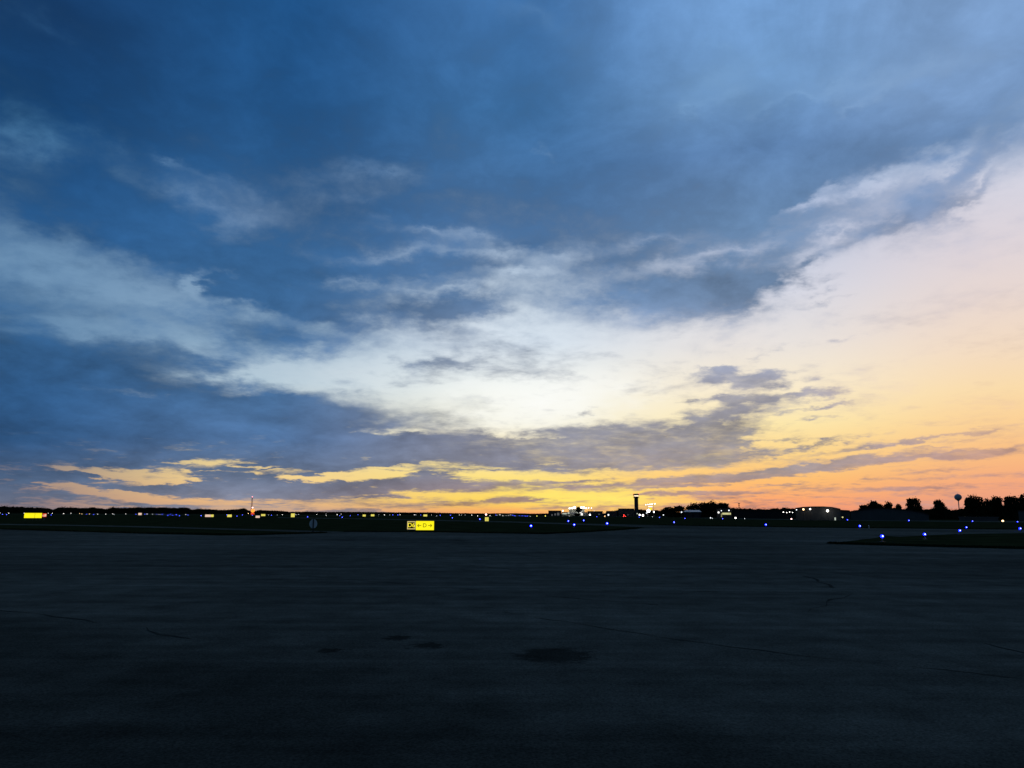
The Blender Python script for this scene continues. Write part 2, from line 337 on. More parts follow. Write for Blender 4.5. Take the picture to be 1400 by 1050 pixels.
STREAKS = [
    # the grey bank above the horizon in the middle
    (760, 625, 330, 28, 0, 1.4), (840, 605, 220, 26, 0, .9), (900, 618, 180, 26, 0, 1.3), (620, 612, 200, 24, -3, 1.2), (1000, 608, 90, 10, 2, 1.1),
    (840, 590, 170, 18, 2, .75), (760, 603, 160, 14, 0, .7), (1000, 568, 100, 46, 25, .8), (1005, 594, 90, 16, 5, .6), (950, 585, 90, 14, 20, .6),
    (1010, 518, 100, 14, -4, 1.3), (980, 508, 60, 6, 0, .6), (1000, 545, 120, 6, 2, .6), (1110, 540, 70, 10, 4, 1.2), (1110, 558, 70, 5, 6, 1.0), (1120, 573, 40, 4, 3, .7),
    (800, 562, 40, 8, 5, .8), (620, 505, 130, 34, 8, .62), (720, 480, 130, 40, 0, .38), (600, 440, 120, 30, -10, .35), (960, 425, 90, 16, 0, .5), (1020, 535, 100, 22, 15, .4), (640, 590, 30, 6, 0, .7), (620, 497, 70, 10, 4, .45), (730, 510, 90, 14, 6, .4), (1180, 459, 30, 8, 0, .6),
    (1040, 485, 60, 8, 14, .5), (350, 545, 60, 9, 0, .8), (1115, 390, 50, 10, 8, .6), (1130, 415, 60, 6, 6, .5),
    # bands low on the right
    (1030, 648, 200, 9, 4, 1.1), (1120, 640, 200, 8, 5, 1.0), (1220, 628, 180, 9, 3, 1.0), (1180, 614, 160, 6, 8, .8), (1300, 597, 170, 5, 8, .8), (1130, 608, 110, 6, 12, .7), (1020, 622, 150, 8, 4, .8),
    (1330, 621, 80, 11, 0, 1.1), (1380, 612, 60, 6, 4, .6), (1270, 612, 150, 6, 9, .6), (1200, 670, 110, 5, 2, .9), (1330, 664, 160, 4, 2, .7), (1300, 652, 90, 5, 2, .7), (1210, 655, 60, 4, 2, .6), (980, 674, 120, 6, 0, .9), (1060, 664, 60, 4, 0, .6),
    # bands low in the middle
    (620, 662, 170, 14, -2, 1.5), (760, 662, 120, 8, 0, .8), (880, 662, 130, 8, 2, 1.0), (960, 655, 110, 10, 2, .9), (690, 682, 70, 6, 0, .8), (740, 687, 90, 4, 0, .6), (800, 671, 50, 4, 0, .6), (780, 694, 100, 4, 0, .9), (920, 692, 120, 6, 0, .8), (870, 668, 60, 5, 0, .6),
    (560, 692, 80, 6, 0, .7), (450, 684, 200, 9, 0, .8), (330, 692, 150, 6, 0, .5), (160, 640, 80, 5, 0, .7),
    (650, 652, 100, 5, 0, -.6), (560, 648, 80, 5, 3, -.6), (660, 622, 40, 4, 0, -1.2), (700, 620, 26, 3, 0, -1.0), (900, 600, 90, 10, 0, -.5), (760, 598, 90, 7, 2, -.7)]
_r = random.Random(41)
for _k in range(46):             # thin layered bands down to the horizon
    _y = 596+100*_r.random()**.8; _x = _r.uniform(380, 1400)
    STREAKS.append((_x, _y, _r.uniform(30, 120), _r.uniform(2.0, 4.6), _r.uniform(-2, 3)+max(0, (_x-900)/110), _r.choice((.55, .7, .5, -.5, -.6))))
for _k in range(26):
    SLITS.append((_r.uniform(-40, 640), 628+68*_r.random(), _r.uniform(30, 110), _r.uniform(2, 4.5), _r.uniform(-6, 4), _r.choice((.5, .45, .6, -.5, -.6))))
GLOW = [(830, 682, 170, 26, 0, .7), (960, 628, 60, 10, 8, .5)]
WHITE = [(740, 550, 160, 50, 8, .75), (450, 505, 170, 40, 0, .2), (640, 445, 200, 60, 10, .2)]
sky()
sl = bpy.data.lights.new('sun', 'SUN'); sl.energy = .12; sl.angle = R(10); sl.color = (1, .72, .5)
so = bpy.data.objects.new('sun', sl); COL.objects.link(so)
so.rotation_euler = (Vector((math.sin(SUN_AZ)*math.cos(SUN_EL), math.cos(SUN_AZ)*math.cos(SUN_EL), math.sin(SUN_EL)))).to_track_quat('Z', 'Y').to_euler()

# ------------------------------------------------------------------ ground
def grass_mat():
    m = mat('dry_evening_grass', (.026, .036, .016), 1.0, .0, .45, .35); return m
STAINS = [(758, 897, 64, 12, 3.0), (586, 884, 28, 6, 2.4), (546, 873, 22, 4, 2.4), (455, 890, 24, 4, 2.2), (625, 739, 20, 2, .9), (1135, 803, 16, 3, 1.0), (60, 741, 120, 4, .7), (380, 735.5, 60, 2, .9), (470, 738.5, 40, 1.6, .9), (1130, 744, 60, 2, .7), (1250, 752, 120, 3, .6)]
def asphalt_mat():
    m = bpy.data.materials.new('worn_asphalt'); m.use_nodes = True; nt = m.node_tree; b = nt.nodes['Principled BSDF']; L = nt.links.new
    tc = nt.nodes.new('ShaderNodeTexCoord')
    def noise(scale, det, rough=.55, sc3=(1, 1, 1), rot=0):
        mp = nt.nodes.new('ShaderNodeMapping'); mp.inputs[3].default_value = sc3; mp.inputs[2].default_value = (0, 0, rot)
        L(tc.outputs['Object'], mp.inputs[0])
        n = nt.nodes.new('ShaderNodeTexNoise'); n.inputs['Scale'].default_value = scale; n.inputs['Detail'].default_value = det
        n.inputs['Roughness'].default_value = rough; L(mp.outputs[0], n.inputs['Vector']); return n.outputs['Fac']
    def ma(op, a, b_, c=None):
        n = nt.nodes.new('ShaderNodeMath'); n.operation = op
        for i, v in enumerate((a, b_, c)):
            if v is None: continue
            if isinstance(v, (int, float)): n.inputs[i].default_value = v
            else: L(v, n.inputs[i])
        return n.outputs[0]
    big = noise(.06, 5); strip = noise(.5, 4, .6, (.05, 1.0, 1), R(4)); grain = noise(40, 4, .7); mid = noise(1.2, 6, .6)
    def k(n, a, lo=.2, hi=2.2):               # contrast round 1
        v = ma('MULTIPLY_ADD', ma('SUBTRACT', n, .5), a, 1.0); return ma('MINIMUM', ma('MAXIMUM', v, lo), hi)
    lines = noise(1.7, 5, .62, (.02, 1.0, 1), R(-5))
    s = k(big, 2.0); s = ma('MULTIPLY', s, k(strip, .9)); s = ma('MULTIPLY', s, k(lines, 1.0)); s = ma('MULTIPLY', s, k(mid, 1.4)); s = ma('MULTIPLY', s, k(grain, 2.6))
    # darker base colour over the near left of the apron, with an uneven edge
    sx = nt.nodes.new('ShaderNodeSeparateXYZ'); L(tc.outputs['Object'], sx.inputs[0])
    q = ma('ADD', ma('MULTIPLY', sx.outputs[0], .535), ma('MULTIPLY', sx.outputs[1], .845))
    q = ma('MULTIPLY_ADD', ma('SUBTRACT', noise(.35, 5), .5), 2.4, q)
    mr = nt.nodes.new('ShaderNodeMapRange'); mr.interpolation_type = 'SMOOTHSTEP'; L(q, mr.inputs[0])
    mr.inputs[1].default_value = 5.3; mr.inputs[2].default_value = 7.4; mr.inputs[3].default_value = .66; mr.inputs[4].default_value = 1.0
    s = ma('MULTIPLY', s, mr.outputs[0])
    # oil stains and damp patches, with ragged soft edges
    wv = nt.nodes.new('ShaderNodeVectorMath'); wv.operation = 'MULTIPLY_ADD'
    wn = nt.nodes.new('ShaderNodeTexNoise'); wn.inputs['Scale'].default_value = 5.0; wn.inputs['Roughness'].default_value = .7; wn.inputs['Detail'].default_value = 6
    L(tc.outputs['Object'], wn.inputs['Vector']); L(wn.outputs['Color'], wv.inputs[0]); wv.inputs[1].default_value = (.95, .95, 0); L(tc.outputs['Object'], wv.inputs[2])
    acc = None
    for px, py, rx, ry, am in STAINS:
        c = gnd(px, py); ax = (gnd(px+rx, py)-c).length; ay = (gnd(px, py-ry)-c).length
        mp = nt.nodes.new('ShaderNodeMapping'); mp.vector_type = 'TEXTURE'; L(wv.outputs[0], mp.inputs[0])
        mp.inputs[1].default_value = (c.x+.475, c.y+.475, 0); mp.inputs[2].default_value = (0, 0, -math.atan2(c.x, c.y)); mp.inputs[3].default_value = (ax, ay, 100)
        gr = nt.nodes.new('ShaderNodeTexGradient'); gr.gradient_type = 'SPHERICAL'; L(mp.outputs[0], gr.inputs[0])
        acc = ma('MULTIPLY', gr.outputs['Fac'], am) if acc is None else ma('MULTIPLY_ADD', gr.outputs['Fac'], am, acc)
    sr = nt.nodes.new('ShaderNodeMapRange'); sr.interpolation_type = 'SMOOTHSTEP'; L(acc, sr.inputs[0])
    sr.inputs[1].default_value = .0; sr.inputs[2].default_value = 1.3; sr.inputs[3].default_value = 1.0; sr.inputs[4].default_value = .42
    s = ma('MULTIPLY', s, sr.outputs[0])
    cm = nt.nodes.new('ShaderNodeCombineXYZ')
    for i, k in enumerate((.100, .113, .099)): L(ma('MULTIPLY', s, k), cm.inputs[i])
    L(cm.outputs[0], b.inputs['Base Color'])
    b.inputs['Roughness'].default_value = 1.0; b.inputs['Specular IOR Level'].default_value = 0
    return m
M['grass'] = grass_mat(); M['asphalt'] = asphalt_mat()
M['seal'] = mat('tar_seal', (.046, .052, .047), 1.0, 0, .3, 2)
M['patch'] = mat('dark_apron_patch', (.035, .036, .036), .85, .2, .3, .5)

def sheet(name, pts, m, z, kind='structure', parent=None):
    bm = bmesh.new(); vs = [bm.verts.new((p[0], p[1], z)) for p in pts]; f = bm.faces.new(vs)
    bmesh.ops.triangulate(bm, faces=[f]); 
    for f in bm.faces:
        if f.normal.z < 0: f.normal_flip()
    me = bpy.data.meshes.new(name); bm.to_mesh(me); bm.free(); me.materials.append(m)
    o = bpy.data.objects.new(name, me); COL.objects.link(o)
    if parent: o.parent = parent
    else: o['kind'] = kind
    return o
def rough_line(pts, step=1.5, jit=.12, seed=1):
    r = random.Random(seed); out = []
    for a, b in zip(pts, pts[1:]):
        a = Vector(a[:2]); b = Vector(b[:2]); n = max(1, int((b-a).length/step)); d = (b-a).normalized(); q = Vector((-d.y, d.x))
        for k in range(n): out.append(a.lerp(b, k/n) + (q*r.uniform(-jit, jit) if k else q*0))
    out.append(Vector(pts[-1][:2])); return out
def G(*ps): return [gnd(*p) for p in ps]
S = 15000
sheet('grass_field', [(-S, -S), (S, -S), (S, S), (-S, S)], M['grass'], 0)
# main apron: everything near, out to the edges of the grass
far = G((-140, 719.5), (0, 724), (100, 727), (200, 730), (300, 732.5), (345, 732), (400, 730.5), (450, 728.8), (470, 727.4), (520, 726.9), (600, 728), (700, 729.6), (745, 730.5), (800, 728), (850, 725), (870, 723.5), (880, 721.9))
far += G((905, 721.0), (1000, 722), (1100, 723.3), (1250, 725.6))
far += G((1190, 736.5), (1160, 740), (1128, 743.2), (1140, 744.2), (1200, 746), (1300, 748.6), (1400, 751.2), (1600, 757))
ap = rough_line(far, 2.0, .10, 3) + [Vector((160, 20)), Vector((160, -80)), Vector((-160, -80)), Vector((-160, 60))]
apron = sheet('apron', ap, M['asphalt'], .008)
# taxiways leaving the apron: left arm, far long strip, right arm
sheet('taxiway', rough_line(G((-200, 712.8), (0, 716.2), (100, 717.6), (200, 719.6), (300, 722.2), (400, 724.8), (470, 726.9)), 3, .08, 5) + list(reversed(rough_line(G((-200, 714), (0, 717.5), (100, 719), (200, 721.2), (300, 724), (400, 727), (455, 728.4)), 3, .08, 6))), M['asphalt'], .004)
sheet('taxiway', rough_line(G((380, 707.4), (500, 709), (600, 711), (700, 713), (800, 716), (900, 718), (1000, 720), (1100, 721.4), (1200, 722.4), (1300, 723.4), (1420, 724.4), (1600, 726)), 5, .1, 8) + list(reversed(rough_line(G((380, 708), (500, 709.8), (600, 712), (700, 714.3), (800, 717.8), (850, 719.6), (900, 722), (1000, 723), (1100, 724), (1230, 733.9), (1270, 731.8), (1310, 730), (1420, 728.5), (1600, 727.8)), 5, .1, 9))), M['asphalt'], .004)
sheet('taxiway', G((930, 707.4), (1040, 709.4), (1150, 710.8), (1250, 711.6), (1330, 712.6), (1420, 713.2), (1600, 714.6)) + list(reversed(G((930, 707.8), (1040, 710.0), (1150, 711.6), (1250, 712.6), (1330, 713.4), (1420, 714.2), (1600, 715.6)))), M['asphalt'], .004)
# runway far out on the field
sheet('runway', [(-900, 640), (500, 800), (500, 845), (-900, 685)], M['asphalt'], .004)
# seams and sealed cracks in the apron
def crack(pts, w, seed, name='sealed_crack'):
    r = random.Random(seed); line = rough_line([gnd(*p) for p in pts], max(.35, w*4), w*.9, seed); L_, R_ = [], []
    for i, p in enumerate(line):
        d = (line[min(i+1, len(line)-1)]-line[max(i-1, 0)]).normalized(); q = Vector((-d.y, d.x)); t = w*max(.04, r.uniform(.15, 1.0)*.42*min(1, .75+.5*math.sin(i*.9+seed)+.4*math.sin(i*.23+2*seed)))
        L_.append(p+q*t); R_.append(p-q*t)
    vs = [(p.x, p.y, .012) for p in L_] + [(p.x, p.y, .012) for p in R_]; n = len(L_)
    me = bpy.data.meshes.new(name); me.from_pydata(vs, [], [(i, n+i, n+i+1, i+1) for i in range(n-1)]); me.materials.append(M['seal'])
    o = bpy.data.objects.new(name, me); COL.objects.link(o); o.parent = apron; return o
for i, (pts, w) in enumerate([
    ([(-40, 833), (60, 841), (130, 852), (200, 858), (218, 868), (260, 874)], .09), ([(-30, 995), (20, 1007), (70, 1022), (160, 1052)], .03),
    ([(690, 838), (800, 855), (930, 876), (1080, 896), (1240, 912), (1420, 932)], .05), ([(1098, 788), (1118, 796), (1138, 804)], .16),
    ([(1165, 812), (1130, 824), (1105, 838)], .12), ([(1345, 880), (1420, 900)], .05), ([(640, 752), (800, 768), (1000, 772), (1200, 789), (1420, 800)], .10),
    ([(560, 764), (700, 779), (880, 790)], .09), ([(830, 744), (1000, 752), (1120, 756)], .20), ([(120, 776), (270, 780), (420, 788), (640, 806), (900, 828)], .07), ([(340, 734.5), (380, 736), (410, 736)], .5), ([(440, 737.5), (480, 738.5)], .45), ([(900, 808), (1150, 812), (1420, 826)], .06)]): crack(pts, w, 20+i)

# ------------------------------------------------------------------ grass tufts along the pavement edges
def tufts():
    r = random.Random(11); vs = []; fs = []
    def run(pts, n, wid):
        P_ = [Vector(p[:2]) for p in G(*pts)]
        for _ in range(n):
            i = r.randrange(len(P_)-1); p = P_[i].lerp(P_[i+1], r.random()); d = (P_[i+1]-P_[i]).normalized(); q = Vector((-d.y, d.x))
            p = p + q*r.uniform(0, wid); h = r.uniform(.04, .15); a = r.uniform(0, math.pi); w = r.uniform(.03, .10)
            o = len(vs); dx, dy = w*math.cos(a), w*math.sin(a)
            vs.extend([(p.x-dx, p.y-dy, 0), (p.x+dx, p.y+dy, 0), (p.x+r.uniform(-.05, .05), p.y+r.uniform(-.05, .05), h)]); fs.append((o, o+1, o+2))
    run([(470, 727.2), (600, 727.8), (745, 730.2), (800, 727.8), (878, 721.8)], 4000, .8)
    run([(0, 723.8), (200, 729.8), (345, 731.8), (450, 728.6)], 3500, .8)
    run([(1130, 743.2), (1200, 745.8), (1300, 748.3), (1420, 751)], 4000, .8)
    run([(900, 717.8), (1100, 721), (1420, 724)], 3000, 1.2)
    me = bpy.data.meshes.new('grass_tufts'); me.from_pydata(vs, [], fs); me.materials.append(M['grass'])
    o = bpy.data.objects.new('grass_tufts', me); COL.objects.link(o); o['kind'] = 'stuff'; o['label'] = 'short dark grass fringing the pavement edges'; o['category'] = 'grass'
tufts()

# ------------------------------------------------------------------ trees
def crown_mesh(b, lobes, n, size, r):
    vol = [l[3]*l[4]*l[5] for l in lobes]
    for _ in range(n):
        l = r.choices(lobes, vol)[0]
        while True:
            u = Vector((r.uniform(-1, 1), r.uniform(-1, 1), r.uniform(-1, 1)))
            if u.length <= 1 and u.length > .25: break
        if r.random() < .12: u = u*r.uniform(1.02, 1.42)
        p = Vector((l[0]+u.x*l[3], l[1]+u.y*l[4], l[2]+u.z*l[5])); s = size*r.uniform(.5, 1.3)
        a = Vector((r.gauss(0, 1), r.gauss(0, 1), r.gauss(0, 1))).normalized(); c = a.orthogonal().normalized(); e = a.cross(c)
        b.add([p+c*s, p+e*s*.6, p-c*s*.8, p-e*s*.7], [(0, 1, 2, 3)])
def make_tree(D, w, h, seed, name='tree', tall=.2, conical=False):
    """root at the origin, h metres high, w metres across"""
    r = random.Random(seed); root = empty(name, (0, 0, 0))
    t = MB(); t.cyl((0, 0, 0), (0, 0, h*.5), h*.032, h*.02, 8); t.cyl((0, 0, h*.5), (r.uniform(-.04, .04)*w, 0, h*.85), h*.02, h*.006, 6)
    for k in range(6):
        a = r.uniform(0, 6.28); z = h*r.uniform(.3, .55)
        t.cyl((0, 0, z), (math.cos(a)*w*.34, math.sin(a)*w*.34, z+h*r.uniform(.12, .3)), h*.012, h*.004, 5)
    t.build('trunk', M['bark'], root)
    lobes = [(r.uniform(-.3, .3)*w, r.uniform(-.3, .3)*w, h*.16, w*.42, w*.42, h*.16)] ; c0 = h*(tall+1)/2; ch = h*(1-tall)/2
    lobes.append((0, 0, c0, w*.36, w*.36, ch*.92))
    for k in range(17):
        a = r.uniform(0, 6.28); z = r.uniform(-.8, .85); q = math.sqrt(1-z*z)*(.68 if not conical else .68*(1-z)*.6)
        s = r.uniform(.09, .25); q *= r.uniform(.8, 1.25); lobes.append((math.cos(a)*q*w*.5, math.sin(a)*q*w*.5, c0+z*ch*.82, w*s, w*s, w*s*r.uniform(.55, .8)))
    b = MB(); crown_mesh(b, lobes, 3000, max(.2, .058*max(w, h*.7)), r); b.build('crown', M['leaf'], root)
    return root
protos = {}
def tree(px0, px1, ytop, D, label, kind, group, name='tree', tall=.2):
    px = (px0+px1)/2; loc, rz, s = stand(px, D); w = (px1-px0)*s; h = zat(px, ytop, D)
    key = (kind, tall)
    if key not in protos:
        o = protos[key] = make_tree(D, 8.0, 9.0, kind*7+1, name, tall)
    else: o = copy_tree(protos[key])
    o.location = loc; o.rotation_euler = (0, 0, rz + kind*0.3 + px*.37); o.scale = (w/8, w/8, h/9)
    tag(o, label, 'tree', group)
    return o
def wood(profile, D0, D1, label, name='woodland', seed=1, size=.5, dens=1.0):
    r = random.Random(seed); b = MB(); n = len(profile)
    pxs = [p[0] for p in profile]
    def top(px):
        for (a, ya), (c, yc) in zip(profile, profile[1:]):
            if a <= px <= c: return ya+(yc-ya)*(px-a)/(c-a)
        return profile[-1][1]
    # solid heart of the wood, then leafy lobes over it
    xs = []; x = pxs[0]
    while x < pxs[-1]: xs.append(x); x += r.uniform(1.6, 3.2)
    xs.append(pxs[-1]); vs = []
    for x in xs:
        D = D0+(D1-D0)*(x-pxs[0])/(pxs[-1]-pxs[0]); z = max(.8, zat(x, top(x), D)); zz = z*r.uniform(.80, .92)
        a = at(x, hor(x), D); c = at(x, hor(x), D+30)
        vs += [(a.x, a.y, -.2), (a.x, a.y, zz), (c.x, c.y, zz), (c.x, c.y, -.2)]
    fs = []
    for i in range(len(xs)-1):
        o = 4*i
        for k in range(3): fs.append((o+k, o+k+4, o+k+5, o+k+1))
    b.add(vs, fs)
    x = pxs[0]
    while x < pxs[-1]:
        D = D0+(D1-D0)*(x-pxs[0])/(pxs[-1]-pxs[0])-r.uniform(0, 6); p = at(x, hor(x), D); z = max(1.0, zat(x, top(x), D))*r.uniform(.93, 1.04); s = D/F
        w = min(z*.55, 3.2*s)*r.uniform(.7, 1.3)
        crown_mesh(b, [(p.x, p.y, z-w*.55, w*.6, w*.6, w*.55), (p.x+r.uniform(-w, w)*.4, p.y-1, z*.55, w*.6, w*.6, z*.42)], int(64*dens), size*s, r)
        x += r.uniform(1.3, 2.8)
    o = b.build(name, M['leaf']); tag(o, label, 'woodland', None, 'stuff'); return o
wood([(-90, 689.5), (0, 690.5), (30, 692), (62, 693.2), (72, 696), (80, 692.7), (98, 692.2), (110, 694), (126, 692.4), (145, 695.2), (153, 691.6), (165, 693.5), (185, 692.5), (215, 692.6), (240, 693), (256, 692.8), (262, 696), (272, 694.3), (290, 695.6), (307, 696.6), (320, 695.4), (334, 694), (341, 697.6), (350, 697.8), (355, 696.4), (370, 697.4), (386, 697.8), (396, 699.4), (420, 699), (440, 699.6)], 1150, 1500, 'long dark treeline beyond the airfield at the left', 'woodland', 1, .42)
wood([(436, 699.4), (480, 699.2), (520, 699.6), (560, 700.2), (585, 700.1), (620, 701.2), (660, 701.6), (705, 701.4), (730, 702), (765, 701.4), (850, 701.8), (880, 701)], 1500, 2400, 'low distant treeline along the horizon under the yellow sky', 'woodland', 2, .40)
wood([(826, 700), (840, 697.6), (848, 695), (862, 695.3), (880, 695.8), (892, 696.2), (905, 697), (918, 696)], 1150, 1100, 'dark mass of trees around the foot of the control tower', 'woodland', 3, .42)
wood([(988, 692.2), (1005, 692.6), (1030, 693.8), (1050, 694), (1068, 693), (1074, 692.2), (1080, 693.6), (1100, 693.6)], 520, 500, 'low black treeline left of the grey hangar', 'woodland', 4, .42)
wood([(1140, 697.5), (1155, 698.6), (1162, 697.4), (1172, 696), (1182, 693.2), (1200, 691), (1212, 692.4), (1225, 691.6), (1236, 694.6), (1244, 692), (1258, 692), (1266, 695.2), (1274, 693.4), (1290, 691.6), (1297, 694.4), (1306, 695), (1315, 693.4), (1322, 690), (1330, 687), (1350, 689), (1400, 688), (1450, 688)], 430, 400, 'dark hedge and underwood along the right horizon below the tall trees', 'woodland', 5, .42)
TG = 'trees along the right horizon'
for a in [
    (904, 926, 692.2, 640, 'low rounded dark tree just left of the clump above the pale-roofed shed', 1, 'trees between the tower and the shed', 'tree', .0),
    (918, 942, 690.5, 640, 'dark tree at the left foot of the tall black clump behind the pale-roofed shed', 2, 'trees between the tower and the shed', 'tree', .0),
    (938, 960, 687, 600, 'leftmost tree of the tall black clump behind the pale-roofed shed', 3, 'tall clump behind the shed', 'tree', .0),
    (951, 974, 685.8, 605, 'second tree from the left in the tall black clump, right above the shed roof', 1, 'tall clump behind the shed', 'tree', .0),
    (962, 984, 684.8, 600, 'highest middle tree of the tall black clump left of the lit building', 4, 'tall clump behind the shed', 'tree', .0),
    (976, 999, 686.2, 610, 'rightmost tree of the tall black clump, above the lit building', 2, 'tall clump behind the shed', 'tree', .0),
    (1174, 1192, 689.5, 425, 'small low tree at the left end of the right-hand trees, beside the grey hangar', 2, TG, 'tree', .15),
    (1184, 1208, 684.3, 420, 'broad low tree above the long grey hangar roof', 3, TG, 'tree', .15),
    (1209, 1222, 685.6, 420, 'thin open-crowned tree just right of the broad one above the hangar roof', 4, TG, 'tree', .15),
    (1224, 1234, 687.8, 425, 'smallest stubby tree between the thin tree and the lone round tree', 1, TG, 'tree', .15),
    (1239, 1262, 679.8, 400, 'lone ragged-edged tree with sky on both sides, right of the hangars', 2, TG, 'tree', .15),
    (1275, 1295, 681.8, 400, 'lone round tree standing left of the water tower', 1, TG, 'tree', .15),
    (1319, 1346, 676.8, 390, 'wide tall tree immediately right of the water tower', 4, TG, 'tree', .15),
    (1343, 1360, 681, 385, 'lower tree filling the dip right of the wide tree by the water tower', 3, TG, 'tree', .15),
    (1352, 1375, 677, 390, 'rounded tall tree in the middle of the far right grove', 1, TG, 'tree', .15),
    (1371, 1394, 677, 385, 'rounded tall tree second from the right edge of the photo', 2, TG, 'tree', .15),
    (1388, 1416, 675.4, 380, 'tallest tree cut off by the right edge of the photo', 3, TG, 'tree', .15)]: tree(*a)

# ------------------------------------------------------------------ lights on the field
def near_light(px, py, label, z=.36, r=.11):
    p = gnd(px, py, z); root = empty('taxiway_edge_light', (p.x, p.y, 0.0))
    b = MB(); b.cyl((0, 0, 0), (0, 0, .03), .16, .15, 16); b.build('base_plate', M['dark'], root)
    b = MB(); b.cyl((0, 0, .03), (0, 0, z-.06), .03, .03, 10); b.cyl((0, 0, z-.10), (0, 0, z-.05), .05, .08, 12); b.build('stem', M['metal'], root)
    b = MB(); b.ball((0, 0, z), r, 1.0, 14, 8); b.build('lens', M['L_blue'], root, True)
    b = MB(); b.ball((0, -r*.80, z+r*.1), r*.42, 1.0, 10, 6); b.build('lamp', M['L_core'], root, True)
    return tag(root, label, 'taxiway light', 'blue taxiway edge lights')
NB = [
    (1206, 733.2, 'large blue edge light nearest the tip of the right grass island', .12), (1264, 730.6, 'large blue edge light second from the tip of the right grass island', .11),
    (1312, 725.4, 'large blue edge light third from the tip of the right grass island', .12), (1321, 721.0, 'blue edge light close above the third one by the right grass island', .11),
    (1394.5, 722.6, 'bright blue edge light at the right edge of the photo beside the taxiway', .14), (1242.5, 711.6, 'blue edge light on the far strip in front of the lone ragged tree', .19),
    (1329.5, 712.6, 'small blue edge light in front of the long low shed under the grove', .15), (1391, 713.2, 'small violet-blue edge light on the far strip near the right photo edge', .15),
    (1175.5, 719.2, 'blue edge light in the grass just left of the pale marker post', .14), (1158.5, 710.6, 'faint blue edge light in front of the right end of the grey hangar', .17),
    (1047, 717.4, 'blue edge light alone in the dark grass left of the grey hangar', .14), (988, 709.2, 'small blue edge light below the lit building', .16),
    (921.5, 714.0, 'blue edge light in the grass below the trees right of the control tower', .14), (936.5, 708.7, 'faint blue edge light below the left end of the pale-roofed shed', .16),
    (830, 715.6, 'big blue edge light beside the taxiway left of the control tower', .19), (726, 719.0, 'blue edge light alone in the middle of the central grass island', .15),
    (785, 717.4, 'blue edge light in the central grass below the floodlit terminal', .15), (777, 712.4, 'small blue edge light on the central grass, left below the terminal', .17),
    (798, 711.5, 'small blue edge light on the central grass, right below the terminal', .17), (656, 709.8, 'small blue edge light just left of the little square yellow sign', .17)]
for px, py, lb, r in NB: near_light(px, py, lb, r=r*.9)

LAND = [(-50, 'the left photo edge'), (46, 'the long yellow sign'), (343, 'the red-white mast'), (429, 'the round marker sign'), (575, 'the D6 sign'), (665, 'the little square sign'), (758, 'the dark block'), (870, 'the control tower'), (945, 'the pale-roofed shed'), (1120, 'the grey hangar'), (1312, 'the water tower')]
FL = {  # colour: (material, noun, group, [(px, py, radius in photo px)])
    'blue': ('L_farblue', 'tiny blue field light', 'far blue field lights', [(3.5, 703.2, .5), (9, 703.6, .5), (70, 703.9, .5), (118, 703.1, .45), (128, 703.4, .5), (186, 703.1, .4), (198, 703.1, .4), (214, 703, .4), (222, 703.1, .45), (229.5, 704.6, .55), (233, 703.1, .4), (236, 704.5, .45), (241, 703.6, .6), (245.5, 705, .6), (257, 704.2, .4), (275, 705, .75), (310, 703.8, .5), (324, 705.6, .4), (331.5, 704, .5), (345, 704.4, .4), (371, 704.2, .55), (420.5, 706.6, .6), (464.5, 705, .5), (468, 707.1, .6), (479, 705, .4), (489.5, 703.6, .4), (537, 704, .5), (544, 704, .5), (575, 704, .4), (602, 704.4, .5), (616, 704.4, .5), (618.5, 707.9, .5), (678, 704.2, .4), (701, 704.4, .6), (704, 705.3, .6), (710, 705, .5), (714, 705, .5), (718, 705.4, .5), (721, 705.5, .5), (816, 706.4, .5), (874, 707, .5), (901.5, 707.4, .6)]),
    'white': ('L_farwhite', 'tiny white field light', 'far white field lights', [(0, 701.2, .5), (12, 701.6, .6), (33, 701.4, .55), (66, 701.6, .45), (71.5, 701.7, .6), (87, 702.1, .6), (97, 701.9, .5), (133.5, 702.9, .5), (144.5, 702.9, .55), (154, 702.6, .5), (172, 702.6, .45), (201, 702.7, .6), (208.5, 703, .5), (217, 703, .35), (254, 703.2, .5), (386, 703.7, .55), (404.5, 703.7, .45), (433, 703.3, .5), (446, 704.9, .45), (461, 703.6, .7), (466.5, 702.9, .4), (525.5, 704, .65), (547, 703.7, .55), (566.5, 703.8, .55), (590, 704, .35), (628, 704, .45), (645, 704.2, .6), (653, 705.4, .65), (670, 705, .6), (683.5, 703.8, .75), (687.5, 705.1, .6), (695.5, 704.8, .5), (698, 703.8, .6), (725, 706, .45), (778, 705.4, .4)]),
    'dim': ('L_dim', 'faint bluish field light', 'faint far field lights', [(155.8, 703.2, .5), (219, 703.6, .4), (367, 704, .4), (379, 704, .35), (408, 703.2, .5), (445.8, 703, .4), (518, 704, .4), (533, 704, .4), (568.5, 703.9, .5), (597, 705.2, .45), (631, 704.1, .45), (636, 704, .4), (679.5, 704.4, .45), (692, 704.8, .4), (892, 706.6, .55), (1018, 709, .4)]),
    'warm': ('L_warm', 'small amber field light', 'far amber field lights', [(109, 702.1, .5), (112, 702.6, .45), (122.5, 702.8, .5), (339.5, 702, .6), (827, 701.2, .6), (827, 705.7, .8)]),
    'yellow': ('L_yellow', 'small yellow field light', 'far yellow field lights', [(734, 705.5, .7), (745.5, 705.4, .8)]),
}
